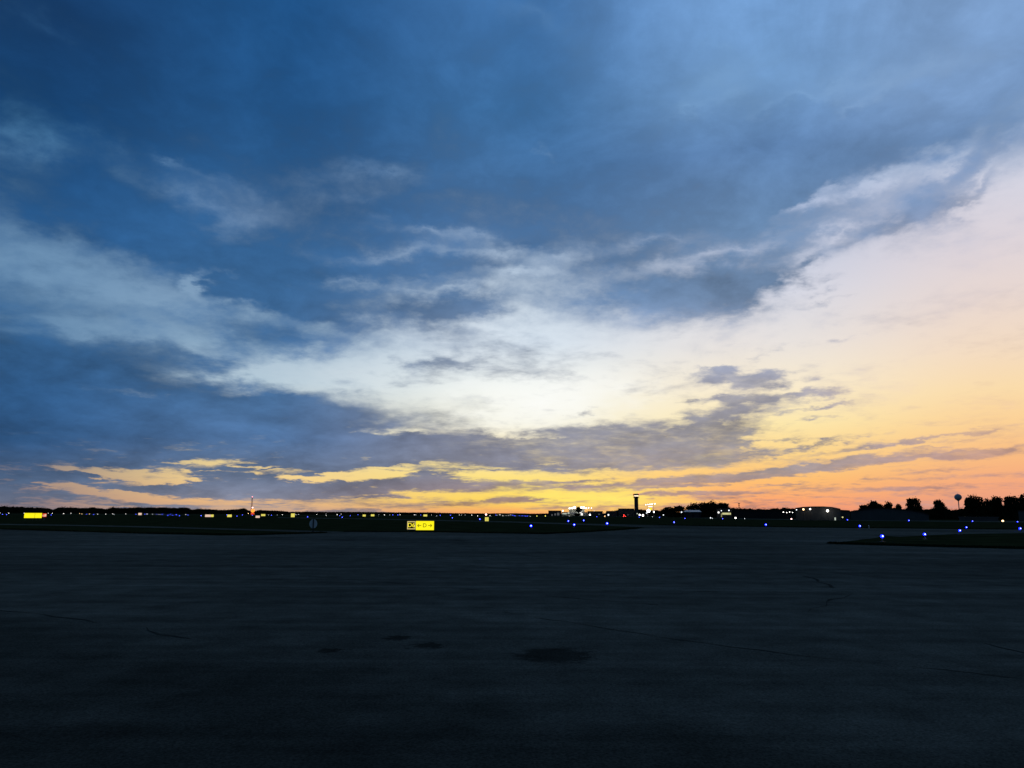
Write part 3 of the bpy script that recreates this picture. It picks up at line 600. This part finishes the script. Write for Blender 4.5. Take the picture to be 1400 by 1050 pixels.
def place_far(name, px, py, rpx, m, D=None, zmin=.35):
    h = py-hor(px)
    if D is None: D = min(950, max(150, (EYE.z-.45)*F/max(h, .3)))
    p = at(px, py, D); z = max(p.z, zmin); r = max(.12, rpx*D/F*.62)
    z = max(z, r+.12)
    o = MB(); o.cyl((0, 0, 0), (0, 0, z-r*.6), max(.03, r*.12), None, 6); o.mi = 1; o.ball((0, 0, z), r, 1, 8, 5)
    ob = o.build(name, [M['metal'], m]); ob.location = (p.x, p.y, 0); return ob
ORD = ['first', 'second', 'third', 'fourth', 'fifth', 'sixth', 'seventh', 'eighth', 'ninth', 'tenth', 'eleventh', 'twelfth', 'thirteenth', 'fourteenth', 'fifteenth', 'sixteenth', 'seventeenth', 'eighteenth', 'nineteenth', 'twentieth']
for k, (m, noun, grp, items) in FL.items():
    cnt = {}
    for px, py, rp in sorted(items):
        i = max(j for j in range(len(LAND)) if LAND[j][0] <= px); cnt[i] = cnt.get(i, 0)+1
        side = 'right of'
        lb = '%s, %s of its colour %s %s' % (noun, ORD[cnt[i]-1], side, LAND[i][1])
        tag(place_far('field_light', px, py, rp, M[m]), lb, 'field light', grp)

# lamps near the buildings
def lamp_post(px, py, D, rpx, m, label, name='lamp_post', group='lamps by the buildings'):
    p = at(px, py, D); root = empty(name, (p.x, p.y, 0)); r = rpx*D/F
    b = MB(); b.cyl((0, 0, 0), (0, 0, max(.3, p.z-r*.5)), .09, .06, 8); b.build('pole', M['dark'], root)
    b = MB(); b.ball((0, 0, p.z), r, 1, 10, 6); b.build('lamp', M[m], root, True)
    return tag(root, label, 'lamp', group)
for a in [
    (806.5, 703.8, 850, 1.0, 'L_white', 'round white lamp low right of the floodlit terminal'), (831.8, 703.9, 850, 1.1, 'L_dim', 'pale round lamp right of the two amber lights'),
    (814.8, 700.6, 900, .5, 'L_dim', 'small white lamp high between the terminal and the amber lights'), (812.4, 698.6, 900, .4, 'L_dim', 'faint white lamp on the skyline right of the terminal'),
    (841.6, 700.8, 900, .6, 'L_dim', 'small white lamp in the dark trees left of the control tower'), (853, 704.2, 850, .5, 'L_red', 'upper red lamp left of the control tower'),
    (852.4, 706.1, 850, .55, 'L_red', 'lower left red lamp left of the control tower'), (855, 706.2, 850, .6, 'L_red', 'lower right red lamp left of the control tower'),
    (871.2, 702.2, 850, .8, 'W_pale', 'dim warm lamp against the foot of the control tower'), (874.6, 703.9, 850, 1.0, 'L_white', 'left of the two white lamps at the right foot of the control tower'),
    (879, 704.6, 850, 1.25, 'L_white', 'right and larger of the two white lamps at the right foot of the control tower'),
    (886.6, 698.4, 880, 2.3, 'L_white', 'biggest round white floodlight right of the control tower'), (894, 699.7, 880, .9, 'L_white', 'small white lamp right beside the biggest floodlight'), (884, 701.4, 880, .7, 'L_dim', 'dim lamp under the biggest floodlight'),
    (907, 704, 700, .7, 'L_dim', 'pale lamp below the low trees right of the tower'), (914.6, 704, 700, .75, 'L_white', 'white lamp below the trees left of the pale-roofed shed'),
    (931.8, 700.2, 540, .9, 'L_dim', 'white lamp at the left end of the pale-roofed shed'), (971.5, 708, 420, .8, 'L_dim', 'elongated dim white lamp left of the lit building'), (974, 708.8, 420, .5, 'L_dim', 'faint lamp touching the elongated one left of the lit building'),
    (1005.6, 708.2, 400, 1.0, 'L_white', 'white lamp on the ground right of the lit building'), (1082, 709.6, 350, 1.0, 'L_pink', 'pink lamp on the ground left of the grey hangar'),
    (1371, 712.3, 270, 1.3, 'L_warm', 'warm amber lamp in front of the grove at the far right'),
    (664.5, 703.4, 700, 1.2, 'L_pink', 'pink-white lamp standing above the little square yellow sign'),
    (1071, 700.3, 400, .6, 'L_white', 'leftmost of four white lamps in a row left of the grey hangar'), (1075.6, 700.7, 400, .5, 'L_white', 'second of four white lamps in a row left of the grey hangar'),
    (1079.6, 700, 400, .5, 'L_white', 'third of four white lamps in a row left of the grey hangar'), (1083.6, 700.7, 400, .5, 'L_white', 'rightmost of four white lamps in a row left of the grey hangar')]: lamp_post(*a)

# ------------------------------------------------------------------ signs
def text_mesh(name, txt, size, m, parent, loc, extrude=.006):
    cu = bpy.data.curves.new(name, 'FONT'); cu.body = txt; cu.size = size; cu.align_x = 'CENTER'; cu.align_y = 'CENTER'; cu.extrude = extrude; cu.offset = size*.012
    t = bpy.data.objects.new(name+'_tmp', cu); COL.objects.link(t); bpy.context.view_layer.update()
    me = bpy.data.meshes.new_from_object(t.evaluated_get(bpy.context.evaluated_depsgraph_get())); bpy.data.objects.remove(t)
    me.transform(Matrix.Rotation(math.pi/2, 4, 'X')); me.materials.clear(); me.materials.append(m)
    o = bpy.data.objects.new(name, me); COL.objects.link(o); o.parent = parent; o.location = loc; return o
def arrow(name, parent, x, z, w, h, dirn, m, y):
    b = MB(); t = h*.075
    b.box(x-w/2, x+w/2, y-.006, y+.006, z-t, z+t)
    tip = x+dirn*w/2
    for s_ in (1, -1):
        a = (tip, z+s_*0, ); q = (tip-dirn*h*.34, z+s_*h*.34); n = Vector((q[0]-tip, q[1]-z)).normalized(); k = Vector((-n.y, n.x))*t
        b.add([(tip+k.x, y-.008, z+k.y), (tip-k.x, y-.008, z-k.y), (q[0]-k.x, y-.008, q[1]-k.y), (q[0]+k.x, y-.008, q[1]+k.y)], [(0, 1, 2, 3)])
    return b.build(name, m, parent)
# D6 sign
Dd = 75.0; loc, rz, s = stand(575.5, Dd)
sg = empty('taxiway_sign', loc, rz)
xa, xb, xc = (557.2-575.5)*s, (568.8-575.5)*s, (593.8-575.5)*s
zt, zb, zt2, zb2 = zat(575, 711.9, Dd), zat(575, 725.1, Dd), zat(563, 712.3, Dd), zat(563, 723.9, Dd)
box_part('location_cabinet', sg, M['dark'], xa, xb-.003, -.12, .12, zb2, zt2)
box_part('direction_cabinet', sg, M['dark'], xb, xc, -.12, .12, zb, zt)
for x in (xa+.2, xb-.1, xb+.5, xc-.25): box_part('leg', sg, M['metal'], x-.03, x+.03, -.03, .03, 0, zb2 if x < xb else zb)
box_part('direction_face', sg, M['S_yellow'], xb+.02, xc-.03, -.128, -.121, zb+.03, zt-.03)
box_part('location_border', sg, M['S_pale'], xa+.02, xb-.02, -.126, -.121, zb2+.02, zt2-.02)
box_part('location_face', sg, M['black'], xa+.10, xb-.09, -.134, -.127, zb2+.11, zt2-.11)
text_mesh('letters', 'D6', .56, M['S_letter'], sg, ((xa+xb)/2, -.142, (zb2+zt2)/2))
zc = (zb+zt)/2; xm = (xb+xc)/2-.03
text_mesh('letters', 'D', .52, M['S_mark'], sg, (xm, -.138, zc))
arrow('arrow', sg, xm-.50, zc, .36, .42, -1, M['S_mark'], -.14); arrow('arrow', sg, xm+.50, zc, .36, .42, 1, M['S_mark'], -.14)
tag(sg, 'bright yellow lit D6 sign with arrows either side of a D, on the central grass', 'airfield sign')
# long yellow sign at the far left with its red end panel
Dl = 170.0; loc, rz, s = stand(47, Dl); sg = empty('taxiway_sign', loc, rz)
X = lambda px: (px-47)*s
zt, zb = zat(47, 701.4, Dl), zat(47, 708.2, Dl)
for a, b_, nm, m in ((33.8, 47.9, 'yellow_panel', 'S_yellow'), (48.2, 57.6, 'yellow_panel', 'S_yellow'), (58.4, 63.8, 'red_panel', 'S_red')):
    k = .25 if nm == 'red_panel' else 0
    box_part('cabinet', sg, M['dark'], X(a)-.05, X(b_)+.05, -.1, .1, zb+k-.06, zt-k*.4+.06)
    box_part(nm, sg, M[m], X(a), X(b_), -.11, -.101, zb+k, zt-k*.4)
    for x in (X(a)+.3, X(b_)-.3): box_part('leg', sg, M['metal'], x-.03, x+.03, -.03, .03, 0, zb+k-.06)
for x0, x1, z0, z1 in ((58.6, 59.6, .15, .6), (61, 63.6, .15, .75), (60.2, 61.4, .1, .3)):
    box_part('white_mark', sg, M['S_white'], X(x0), X(x1), -.118, -.112, zb+.25+(zt-zb-.3)*z0, zb+.25+(zt-zb-.3)*z1)
tag(sg, 'long bright yellow lit sign ending in a red panel at the far left', 'airfield sign')
def small_sign(px, py, wpx, hpx, m, label, D, split=None):
    loc, rz, s = stand(px, D); o = empty('airfield_sign', loc, rz); zt, zb = zat(px, py-hpx/2, D), zat(px, py+hpx/2, D); zb = max(zb, .1); w = wpx*s/2
    box_part('cabinet', o, M['dark'], -w-.05, w+.05, -.1, .1, zb-.04, zt+.05)
    if split:
        box_part('panel', o, M[m], -w, w*split-.03, -.11, -.101, zb, zt); box_part('panel', o, M[SPLITM.get(label[:4], 'S_small')], w*split+.03, w, -.11, -.101, zb, zt)
    else: box_part('panel', o, M[m], -w, w, -.11, -.101, zb, zt)
    for x in (-w*.7, w*.7): box_part('leg', o, M['metal'], x-.03, x+.03, -.03, .03, 0, zb-.04)
    return tag(o, label, 'airfield sign', 'small lit signs on the far field')
SPLITM = {}
small_sign(191.5, 702.7, 4.6, 3, 'S_white', 'pinkish-white lit sign between the long yellow sign and the mast', 430)
small_sign(286.5, 705.4, 11.5, 3.8, 'S_white', 'wide lit sign, pale pink with a yellow end, left of the mast', 330, .35)
small_sign(314, 705.4, 6, 3.8, 'S_small', 'lit yellow sign nearest to the left of the red and white mast', 330)
small_sign(352.6, 706.7, 5.6, 3.4, 'S_white', 'low peach-white lit sign at the right foot of the mast', 280)
small_sign(360, 704.2, 5.6, 2.6, 'S_small', 'flat lit yellow sign just right of the peach-white one by the mast', 420)
small_sign(400.5, 704.5, 5, 5, 'S_small', 'square lit yellow sign left of the round marker sign', 330)
small_sign(498, 704.8, 4, 2.6, 'S_small', 'small lit yellow sign, left of the pair before the D6 sign', 420)
small_sign(509.5, 704.5, 4.6, 2.6, 'S_small', 'small lit yellow sign, right of the pair before the D6 sign', 420)
small_sign(581.5, 704.7, 5, 2.6, 'S_small', 'small flat lit yellow sign straight above the D6 sign', 420)
small_sign(665.6, 709.8, 4.8, 5.4, 'S_small', 'little square yellow sign with a dark split under the pink-white lamp', 165, .1)
# round marker, seen from its back, on a dark post
Dm = 69.0; loc, rz, s = stand(429, Dm); mk = empty('round_marker_sign', loc, rz); mk.rotation_euler = (R(-10), 0, rz)
z1, z0 = zat(429, 709.5, Dm), zat(429, 722.3, Dm); zc = (z0+z1)/2
b = MB(); n = 32; rx, rz_ = 5.3*s, (z1-z0)/2; vs = []
for y in (0, .012):
    for k in range(n): vs.append((rx*math.cos(2*math.pi*k/n), y, zc+rz_*math.sin(2*math.pi*k/n)))
b.add(vs, [tuple(range(n))[::-1], tuple(range(n, 2*n))] + [(k, (k+1) % n, n+(k+1) % n, n+k) for k in range(n)]); b.build('disc', M['disc'], mk)
box_part('post', mk, M['dark'], -.055, .055, -.07, -.004, 0, z1-.02)
box_part('footing', mk, M['dark'], -.28, .28, -.2, .2, 0, .07)
tag(mk, 'pale round sign with a dark vertical post across it, standing at the grass edge', 'marker sign')
# pale marker post on the right
p = gnd(1188.2, 722.4); b = MB(); b.cyl((0, 0, 0), (0, 0, .42), .07, .06, 12); b.ball((0, 0, .42), .062, .5, 12, 6); mp_ = b.build('marker_post', mat('pale_reflective_plastic', (.75, .72, .6), .4, .5, .05)); mp_.location = (p.x, p.y, 0)
tag(mp_, 'short pale marker post in the grass right of a blue edge light', 'marker post')
# ------------------------------------------------------------------ red and white mast
Dk = 640.0; loc, rz, s = stand(343.6, Dk); ms = empty('antenna_mast', loc, rz); H = zat(343.6, 679.8, Dk)
nb = 7
for k in range(nb):
    z0, z1 = H*k/nb, H*(k+1)/nb; m = M['red'] if k % 2 == 0 else M['white']; b = MB(); wa, wb = .62-.3*k/nb, .62-.3*(k+1)/nb
    for sx, sy in ((-1, -1), (1, -1), (1, 1), (-1, 1)): b.cyl((sx*wa, sy*wa, z0), (sx*wb, sy*wb, z1), .11, .10, 6)
    for q in range(3):
        za, zb_ = z0+(z1-z0)*q/3, z0+(z1-z0)*(q+1)/3; w1, w2 = wa+(wb-wa)*q/3, wa+(wb-wa)*(q+1)/3
        for (ax, ay), (bx, by) in (((-1, -1), (1, -1)), ((1, -1), (1, 1)), ((1, 1), (-1, 1)), ((-1, 1), (-1, -1))):
            b.cyl((ax*w1, ay*w1, za), (bx*w2, by*w2, zb_), .07, None, 5); b.cyl((bx*w1, by*w1, za), (ax*w2, ay*w2, zb_), .07, None, 5)
    b.build('mast_section', m, ms)
b = MB(); b.ball((0, 0, H+.35), .42, 1, 10, 6); b.build('top_lamp', emit('pink_red_lamp', (1, .30, .34), 2.6), ms, True)
b = MB(); b.cyl((0, -.9, 0), (0, -.9, .6), .8); b.build('base', M['concrete'], ms)
tag(ms, 'tall thin red and white lattice mast with a pink lamp on its top', 'mast')
lo, rz, s = stand(345.4, Dk-6); bc = empty('beacon_lamp', lo, rz); zz = zat(345.4, 698.3, Dk-6)
b = MB(); b.cyl((0, 0, 0), (0, 0, zz-1.6), .35, .3, 10); b.build('pole', M['red'], bc)
b = MB(); b.ball((0, 0, zz), 1.5, .95, 16, 10); b.build('orange_globe', M['L_orange'], bc, True)
b = MB(); b.cyl((0, 0, zz-2.9), (0, 0, zz-1.7), 1.5, 1.2, 16); b.build('red_skirt', M['S_red'], bc)
b = MB(); b.ball((-.3, 0, zz+2.5), .5, 1, 10, 6); b.build('pink_lamp', M['L_pink'], bc, True)
tag(bc, 'glowing orange and red beacon in front of the foot of the mast', 'beacon')

# ------------------------------------------------------------------ control tower
Dt = 1000.0; loc, rz, s = stand(870.3, Dt); tw = empty('control_tower', loc, rz)
zr, zg1, zg0, zw = zat(870, 675.2, Dt), zat(870, 677.0, Dt), zat(870, 678.8, Dt), zat(870, 680.6, Dt)
b = MB(); b.box(-2.45, 2.45, -2.4, 2.4, 0, zw); b.build('shaft', M['block'], tw)
b = MB()
for x in (-2.2, 2.2): b.box(x-.3, x+.3, -2.6, -2.42, 0, zw)
b.build('corner_rib', M['dark'], tw)
b = MB(); b.cyl((0, 0, zw-.3), (0, 0, zw), 4.2, 4.2, 8); b.build('walkway', M['dark'], tw)
b = MB()
for k in range(8):
    t0, t1 = 2*math.pi*k/8, 2*math.pi*(k+1)/8
    for z in (zw+.5, zw+1.0): b.cyl((4.1*math.cos(t0), 4.1*math.sin(t0), z), (4.1*math.cos(t1), 4.1*math.sin(t1), z), .05, None, 4)
    b.cyl((4.1*math.cos(t0), 4.1*math.sin(t0), zw), (4.1*math.cos(t0), 4.1*math.sin(t0), zw+1.0), .05, None, 4)
b.build('railing', M['dark'], tw)
b = MB(); b.cyl((0, 0, zw+.002), (0, 0, zg0), 2.9, 3.1, 8); b.build('cab_base', M['block'], tw)
for k in range(8):
    t0, t1 = 2*math.pi*k/8, 2*math.pi*(k+1)/8
    b = MB(); b.add([(3.05*math.cos(t0), 3.05*math.sin(t0), zg0), (3.05*math.cos(t1), 3.05*math.sin(t1), zg0), (3.5*math.cos(t1), 3.5*math.sin(t1), zg1), (3.5*math.cos(t0), 3.5*math.sin(t0), zg1)], [(0, 1, 2, 3)]); b.build('window', M['glass'], tw)
    b = MB(); b.cyl((3.07*math.cos(t0), 3.07*math.sin(t0), zg0), (3.52*math.cos(t0), 3.52*math.sin(t0), zg1), .10, None, 5); b.build('mullion', M['dark'], tw)
b = MB(); b.cyl((0, 0, zg1), (0, 0, zr), 3.9, 3.7, 8); b.build('roof', M['darkroof'], tw)
b = MB(); b.cyl((1.2, 0, zr), (1.2, 0, zr+2.2), .06, .03, 5); b.cyl((-1.4, 0, zr), (-1.4, 0, zr+1.2), .06, .03, 5); b.build('antenna', M['dark'], tw)
b = MB(); b.ball((3.4, -1.2, zr+.25), .3, 1, 8, 5); b.build('obstruction_lamp', M['L_red'], tw)
b = MB(); b.ball((-3.4, -1.2, zr+.25), .3, 1, 8, 5); b.build('obstruction_lamp', M['L_red'], tw)
tag(tw, 'tall dark air traffic control tower with a see-through glass cab against the yellow sky', 'control tower')

# ------------------------------------------------------------------ buildings
def building(px0, px1, ytop, D, depth, wallm, roofm, label, name, roof='flat', cat='building', over=.25, ridge=None):
    pc_ = (px0+px1)/2; loc, rz, s = stand(pc_, D); o = empty(name, loc, rz); w = (px1-px0)*s/2; h = zat(pc_, ytop, D)
    if roof == 'flat':
        box_part('wall', o, M[wallm], -w, w, 0, depth, 0, h-.35); box_part('roof', o, M[roofm], -w-over, w+over, -over, depth+over, h-.348, h)
    elif roof == 'mono':            # roof slopes towards the viewer
        he = zat(pc_, ridge, D)
        box_part('wall', o, M[wallm], -w, w, 0, depth, 0, he-.05)
        b = MB(); b.add([(-w-over, -over, he), (w+over, -over, he), (w+over-1.2, depth, h), (-w-over+1.2, depth, h), (-w-over, -over, he-.2), (w+over, -over, he-.2), (w+over, depth, he-.2), (-w-over, depth, he-.2)],
                       [(0, 1, 2, 3), (4, 7, 6, 5), (0, 4, 5, 1), (1, 5, 6, 2), (2, 6, 7, 3), (3, 7, 4, 0)]); b.build('roof', M[roofm], o)
    tag(o, label, cat); o['w'] = w; return o, s, loc, rz, pc_, D
def on(bd, name, m, px0, px1, y0, y1, dy=-.06, th=.05):
    o, s, loc, rz, pc_, D = bd; X0, X1 = (px0-pc_)*s, (px1-pc_)*s
    return box_part(name, o, M[m], X0, X1, dy, dy+th, max(.02, zat((px0+px1)/2, y1, D)), zat((px0+px1)/2, y0, D))
# dark block building, a few dim windows
bd = building(749.8, 767.2, 698, 900, 12, 'block', 'darkroof', 'dark flat-roofed block with three dim windows left of the floodlit terminal', 'block_building')
for a in ((754, 755.6, 703, 705.2), (758, 760, 702, 704.6), (761.6, 764.6, 701, 704.6)): on(bd, 'window', 'W_dim', *a)
# floodlit terminal
bd = building(768, 803, 700.2, 905, 14, 'white', 'roof', 'floodlit white terminal building glowing under the yellow sky', 'terminal_building')
for a, m in (((776.2, 778.8, 700.4, 702.4), 'W_pale'), ((780, 787, 700.6, 702.6), 'W_dim'), ((788.5, 790.8, 699.4, 702.2), 'W_pale'), ((792.4, 795.4, 697, 701.4), 'W_bright'), ((794, 796.6, 701.6, 704.6), 'W_bright'), ((769, 775, 701.6, 703), 'W_pale'), ((782, 785, 703.2, 704), 'W_dim'), ((798, 801, 701, 703), 'W_dim')): on(bd, 'window', m, *a)  # some panes are glowing stand-ins for bright floodlit spots of wall
o, s, loc, rz, pc_, D = bd
box_part('upper_wall', o, M['white'], (778-pc_)*s, (799-pc_)*s, 1.5, 11, zat(785, 700.2, D)+.003, zat(788, 696.6, D))
box_part('upper_roof', o, M['roof'], (777-pc_)*s, (800-pc_)*s, .8, 11.6, zat(788, 696.6, D)+.003, zat(788, 696, D))
for i, (px, py, r, lb) in enumerate([(778.8, 694.9, .9, 'leftmost floodlight on the terminal roof'), (782.4, 694.6, 1.0, 'second floodlight from the left on the terminal roof'), (785.6, 693.8, 1.3, 'brightest left floodlight on the terminal roof, beside the dark tree'), (795, 693.8, 1.2, 'first white floodlight right of the dark tree on the terminal'), (798, 694, 1.2, 'brightest floodlight on the right half of the terminal roof'), (801.6, 694.8, .8, 'small floodlight at the right end of the terminal roof'), (804.8, 694.3, .6, 'warm small floodlight just beyond the right end of the terminal'), (808.6, 694.6, .5, 'faintest warm floodlight right of the terminal'), (769.5, 698.2, .8, 'white floodlight in the gap between the dark block and the terminal')]):
    lamp_post(px, py, 902, r, 'L_flood' if i < 6 else 'L_white', lb, 'floodlight', 'floodlights over the terminal')
tree(786.5, 795, 692.6, 898, 'small dark round tree in front of the floodlit terminal', 5, None, 'tree', .35)
b1 = building(803.5, 824, 698.8, 880, 10, 'block', 'darkroof', 'low dark building between the terminal and the amber lights', 'block_building')
on(b1, 'window', 'W_dim', 806, 808, 701, 702); on(b1, 'window', 'W_dim', 818, 820, 702.5, 703.5)
b1 = building(829, 843.5, 698.5, 880, 10, 'block', 'roof', 'low dark building with a pale roof edge right of the amber lights', 'block_building')
b1 = building(845.5, 867, 695.2, 930, 12, 'block', 'darkroof', 'long dark flat building at the left foot of the control tower', 'block_building')
on(b1, 'window', 'W_dim', 858, 859, 703, 704.4)
# lit gantry right of the tower
Dg = 890; loc, rz, s = stand(889.6, Dg); ga = empty('floodlight_gantry', loc, rz); zg = zat(889.6, 689.4, Dg)
b = MB()
for x in (-4, 4): b.cyl((x*s, 0, 0), (x*s, 0, zg), .14, .1, 8)
b.build('pole', M['metal'], ga); box_part('crossbar', ga, M['metal'], -6.6*s, 6.6*s, -.1, .1, zg-.1, zg+.1)
for x in (-6.2, -3.2, -1, .8, 2.6, 5.6, 6.4):
    b = MB(); b.ball((x*s, -.4, zg+.1*x), .42, 1, 8, 5); b.build('lamp', M['L_white'], ga)
box_part('lit_panel', ga, M['W_bright'], -3.2*s, 2.8*s, -.3, -.1, zat(889, 693.2, Dg), zat(889, 691.9, Dg)); box_part('yellow_panel', ga, M['S_yellow'], -1.6*s, 1.8*s, -.3, -.1, zat(889, 697.2, Dg), zat(889, 694.4, Dg))
tag(ga, 'row of white gantry floodlights with a yellow panel right of the control tower', 'floodlight gantry')
# pale-roofed shed
bd = building(935.4, 958.6, 697.2, 520, 14, 'darkroof', 'roof', 'low black shed with a pale sloping metal roof below the tree clump', 'shed', 'mono', 'shed', .3, 699.8)
on(bd, 'door', 'dark', 940, 946, 702, 708.2); on(bd, 'door', 'dark', 949, 955, 702, 708.2)
# lit building
bd = building(980, 1001, 695.4, 410, 10, 'block', 'darkroof', 'small building with a bright pale yellow lit opening right of the tree clump', 'lit_building')
on(bd, 'window', 'W_warm', 987.6, 999.2, 701, 703.6); on(bd, 'door', 'W_warm', 986, 987, 702, 707); on(bd, 'awning', 'darkroof', 986, 1000.4, 699.4, 700.4, -1.2, 1.15)  # thin glowing door strip stands in for a lit strip of wall
for px, py, r, m, lb in ((982.4, 700.6, 1.4, 'W_bright', 'broad pale lamp at the left corner of the lit building'), (986.2, 698.2, .7, 'L_dim', 'left lamp on the upper wall of the lit building'), (996.6, 697.8, .9, 'L_dim', 'right lamp on the upper wall of the lit building')): lamp_post(px, py, 408.6, r, m, lb)
# little pylon behind the low treeline
Dp = 560; loc, rz, s = stand(1011, Dp); py_ = empty('pylon', loc, rz); H = zat(1011, 688.4, Dp); zj = zat(1011, 692.3, Dp); b = MB()
for sx in (-1, 1):
    for sy in (-1, 1): b.cyl((sx*.75, sy*.75, 0), (sx*.22, sy*.22, H), .11, .09, 5)
for k in range(6):
    za, zb_ = H*k/6, H*(k+1)/6; w1, w2 = .75-.53*k/6, .75-.53*(k+1)/6
    b.cyl((-w1, -w1, za), (w2, -w2, zb_), .07, None, 4); b.cyl((w1, -w1, za), (-w2, -w2, zb_), .07, None, 4)
b.build('lattice', M['dark'], py_); box_part('platform', py_, M['dark'], -.75, .75, -.75, .75, H-.1, H+.3); box_part('lower_platform', py_, M['dark'], -.6, .6, -.6, .6, H-1.5, H-1.2)
tag(py_, 'small dark lattice pylon with a wide head poking above the low treeline', 'pylon')
# long dark building in front of the low treeline
building(1003, 1086, 697.5, 430, 16, 'darkroof', 'darkroof', 'long black building in front of the low treeline left of the grey hangar', 'storage_building')

# grey hangar with a rounded roof
def hangar(prof, px0, px1, D, depth, label, wallm='siding'):
    pc_ = (px0+px1)/2; loc, rz, s = stand(pc_, D); o = empty('hangar', loc, rz); X = lambda px: (px-pc_)*s
    pts = [(X(x), zat(x, y, D)) for x, y in prof]
    b = MB(); n = len(pts); vs = []
    for y in (0, depth): vs += [(x, y, z-.3) for x, z in pts] + [(pts[-1][0], y, 0), (pts[0][0], y, 0)]
    q = n+2; b.add(vs, [tuple(range(q)), tuple(range(q, 2*q))[::-1], (0, q-1, 2*q-1, q), (n-1, n+q-1, n+q, n)]); b.build('wall', M[wallm], o)
    b = MB(); vs = []
    for y in (-.5, depth+.3):
        vs += [(x, y, z-.297) for x, z in pts] + [(x, y, z) for x, z in pts]
    q = 2*n; fs = []
    for i in range(n-1): fs += [(i, i+1, q+i+1, q+i)[::-1], (n+i, n+i+1, q+n+i+1, q+n+i), (i, i+1, n+i+1, n+i), (q+i, q+n+i, q+n+i+1, q+i+1)]
    fs += [(0, n, q+n, q), (n-1, q+n-1, q+2*n-1, 2*n-1)]
    b.add(vs, fs); b.build('roof', M['darkroof'], o)
    tag(o, label, 'hangar'); return o, s, loc, rz, pc_, D
hg = hangar([(1088, 694.4), (1098, 692.9), (1112, 692.3), (1126, 692.3), (1138, 693.2), (1149, 695.6)], 1088, 1149, 290, 22, 'grey metal hangar with a rounded roof and a bright floodlight on its front')
for px in (1094, 1104, 1114, 1123): on(hg, 'door_panel', 'siding', px, px+8.4, 699, 711.2, -.09, .06)
on(hg, 'lit_door', 'W_pale', 1140.2, 1142, 707.5, 711.2)
# annex and long second hangar
hangar([(1149.2, 696.9), (1162, 697.6), (1162.2, 699)], 1149.2, 1162, 300, 12, 'low grey lean-to at the right end of the floodlit hangar')
bd = [h for h in bpy.data.objects if h.name.startswith('hangar')][-1]
hangar([(1163, 698.6), (1176, 696.6), (1190, 695), (1205, 694.4), (1222, 695), (1240, 696.6), (1258, 699.8), (1268, 703)], 1163, 1268, 310, 26, 'long dim hangar with a shallow curved roof below the broad tree')
for px, py, D, r, m, lb in ((1131.4, 698.4, 286.6, 1.5, 'L_flood', 'dazzling white floodlight on the front of the grey hangar'), (1089, 697, 288.6, .8, 'L_dim', 'small pale lamp at the left corner of the grey hangar front'), (1098.4, 696.4, 288.6, 1.2, 'L_warm', 'amber lamp high on the grey hangar front'), (1107.6, 696, 288.6, 1.0, 'L_white', 'white lamp high on the grey hangar front right of the amber one'), (1152, 707.2, 296, 1.1, 'W_warm', 'dim upright warm lamp by the lean-to of the hangar')):
    lamp_post(px, py, D, r, m, lb, 'wall_lamp' if r < 1.4 else 'floodlight', 'lamps on the grey hangar')
# sheds at the right
bd = building(1311, 1364, 706.6, 285, 8, 'siding', 'siding', 'long low dim shed in front of the grove at the far right', 'shed', 'flat', 'shed')
bd = building(1392.8, 1416, 697.6, 330, 8, 'siding', 'darkroof', 'dim pale shed half hidden under the trees at the right edge of the photo', 'shed', 'flat', 'shed')
# water tower
Dw = 900; loc, rz, s = stand(1312.2, Dw); wt = empty('water_tower', loc, rz); zc = zat(1312.2, 679.8, Dw); rr = 5.3*s
b = MB(); b.ball((0, 0, zc), rr, .96, 28, 16); b.build('tank', M['tank'], wt, True)
b = MB(); b.cyl((0, 0, zc-rr*1.15), (0, 0, zc-rr*.86), rr*.2, rr*.42, 16); b.cyl((0, 0, 3), (0, 0, zc-rr*1.15), rr*.14, rr*.13, 16); b.cyl((0, 0, 0), (0, 0, 3), rr*.34, rr*.14, 16); b.build('pedestal', mat('pale_pedestal_paint', (.55, .50, .46), .6, .3, .08), wt, True)
b = MB(); b.cyl((0, 0, zc+rr*.95), (0, 0, zc+rr*1.06), rr*.1, rr*.08, 10); b.build('hatch', M['tank'], wt)
tag(wt, 'round pale water tower on a thin pedestal between two trees at the right', 'water tower')

# ------------------------------------------------------------------ render settings
sc.view_settings.view_transform = 'Standard'; sc.view_settings.look = 'None'; sc.view_settings.exposure = 0; sc.view_settings.gamma = 1
sc.render.engine = 'CYCLES'; sc.cycles.max_bounces = 6; sc.cycles.filter_width = 1.5; sc.cycles.sample_clamp_indirect = 1.0; sc.cycles.use_denoising = True; sc.cycles.denoiser = 'OPENIMAGEDENOISE'; sc.cycles.denoising_input_passes = 'RGB_ALBEDO_NORMAL'; sc.cycles.denoising_prefilter = 'ACCURATE'
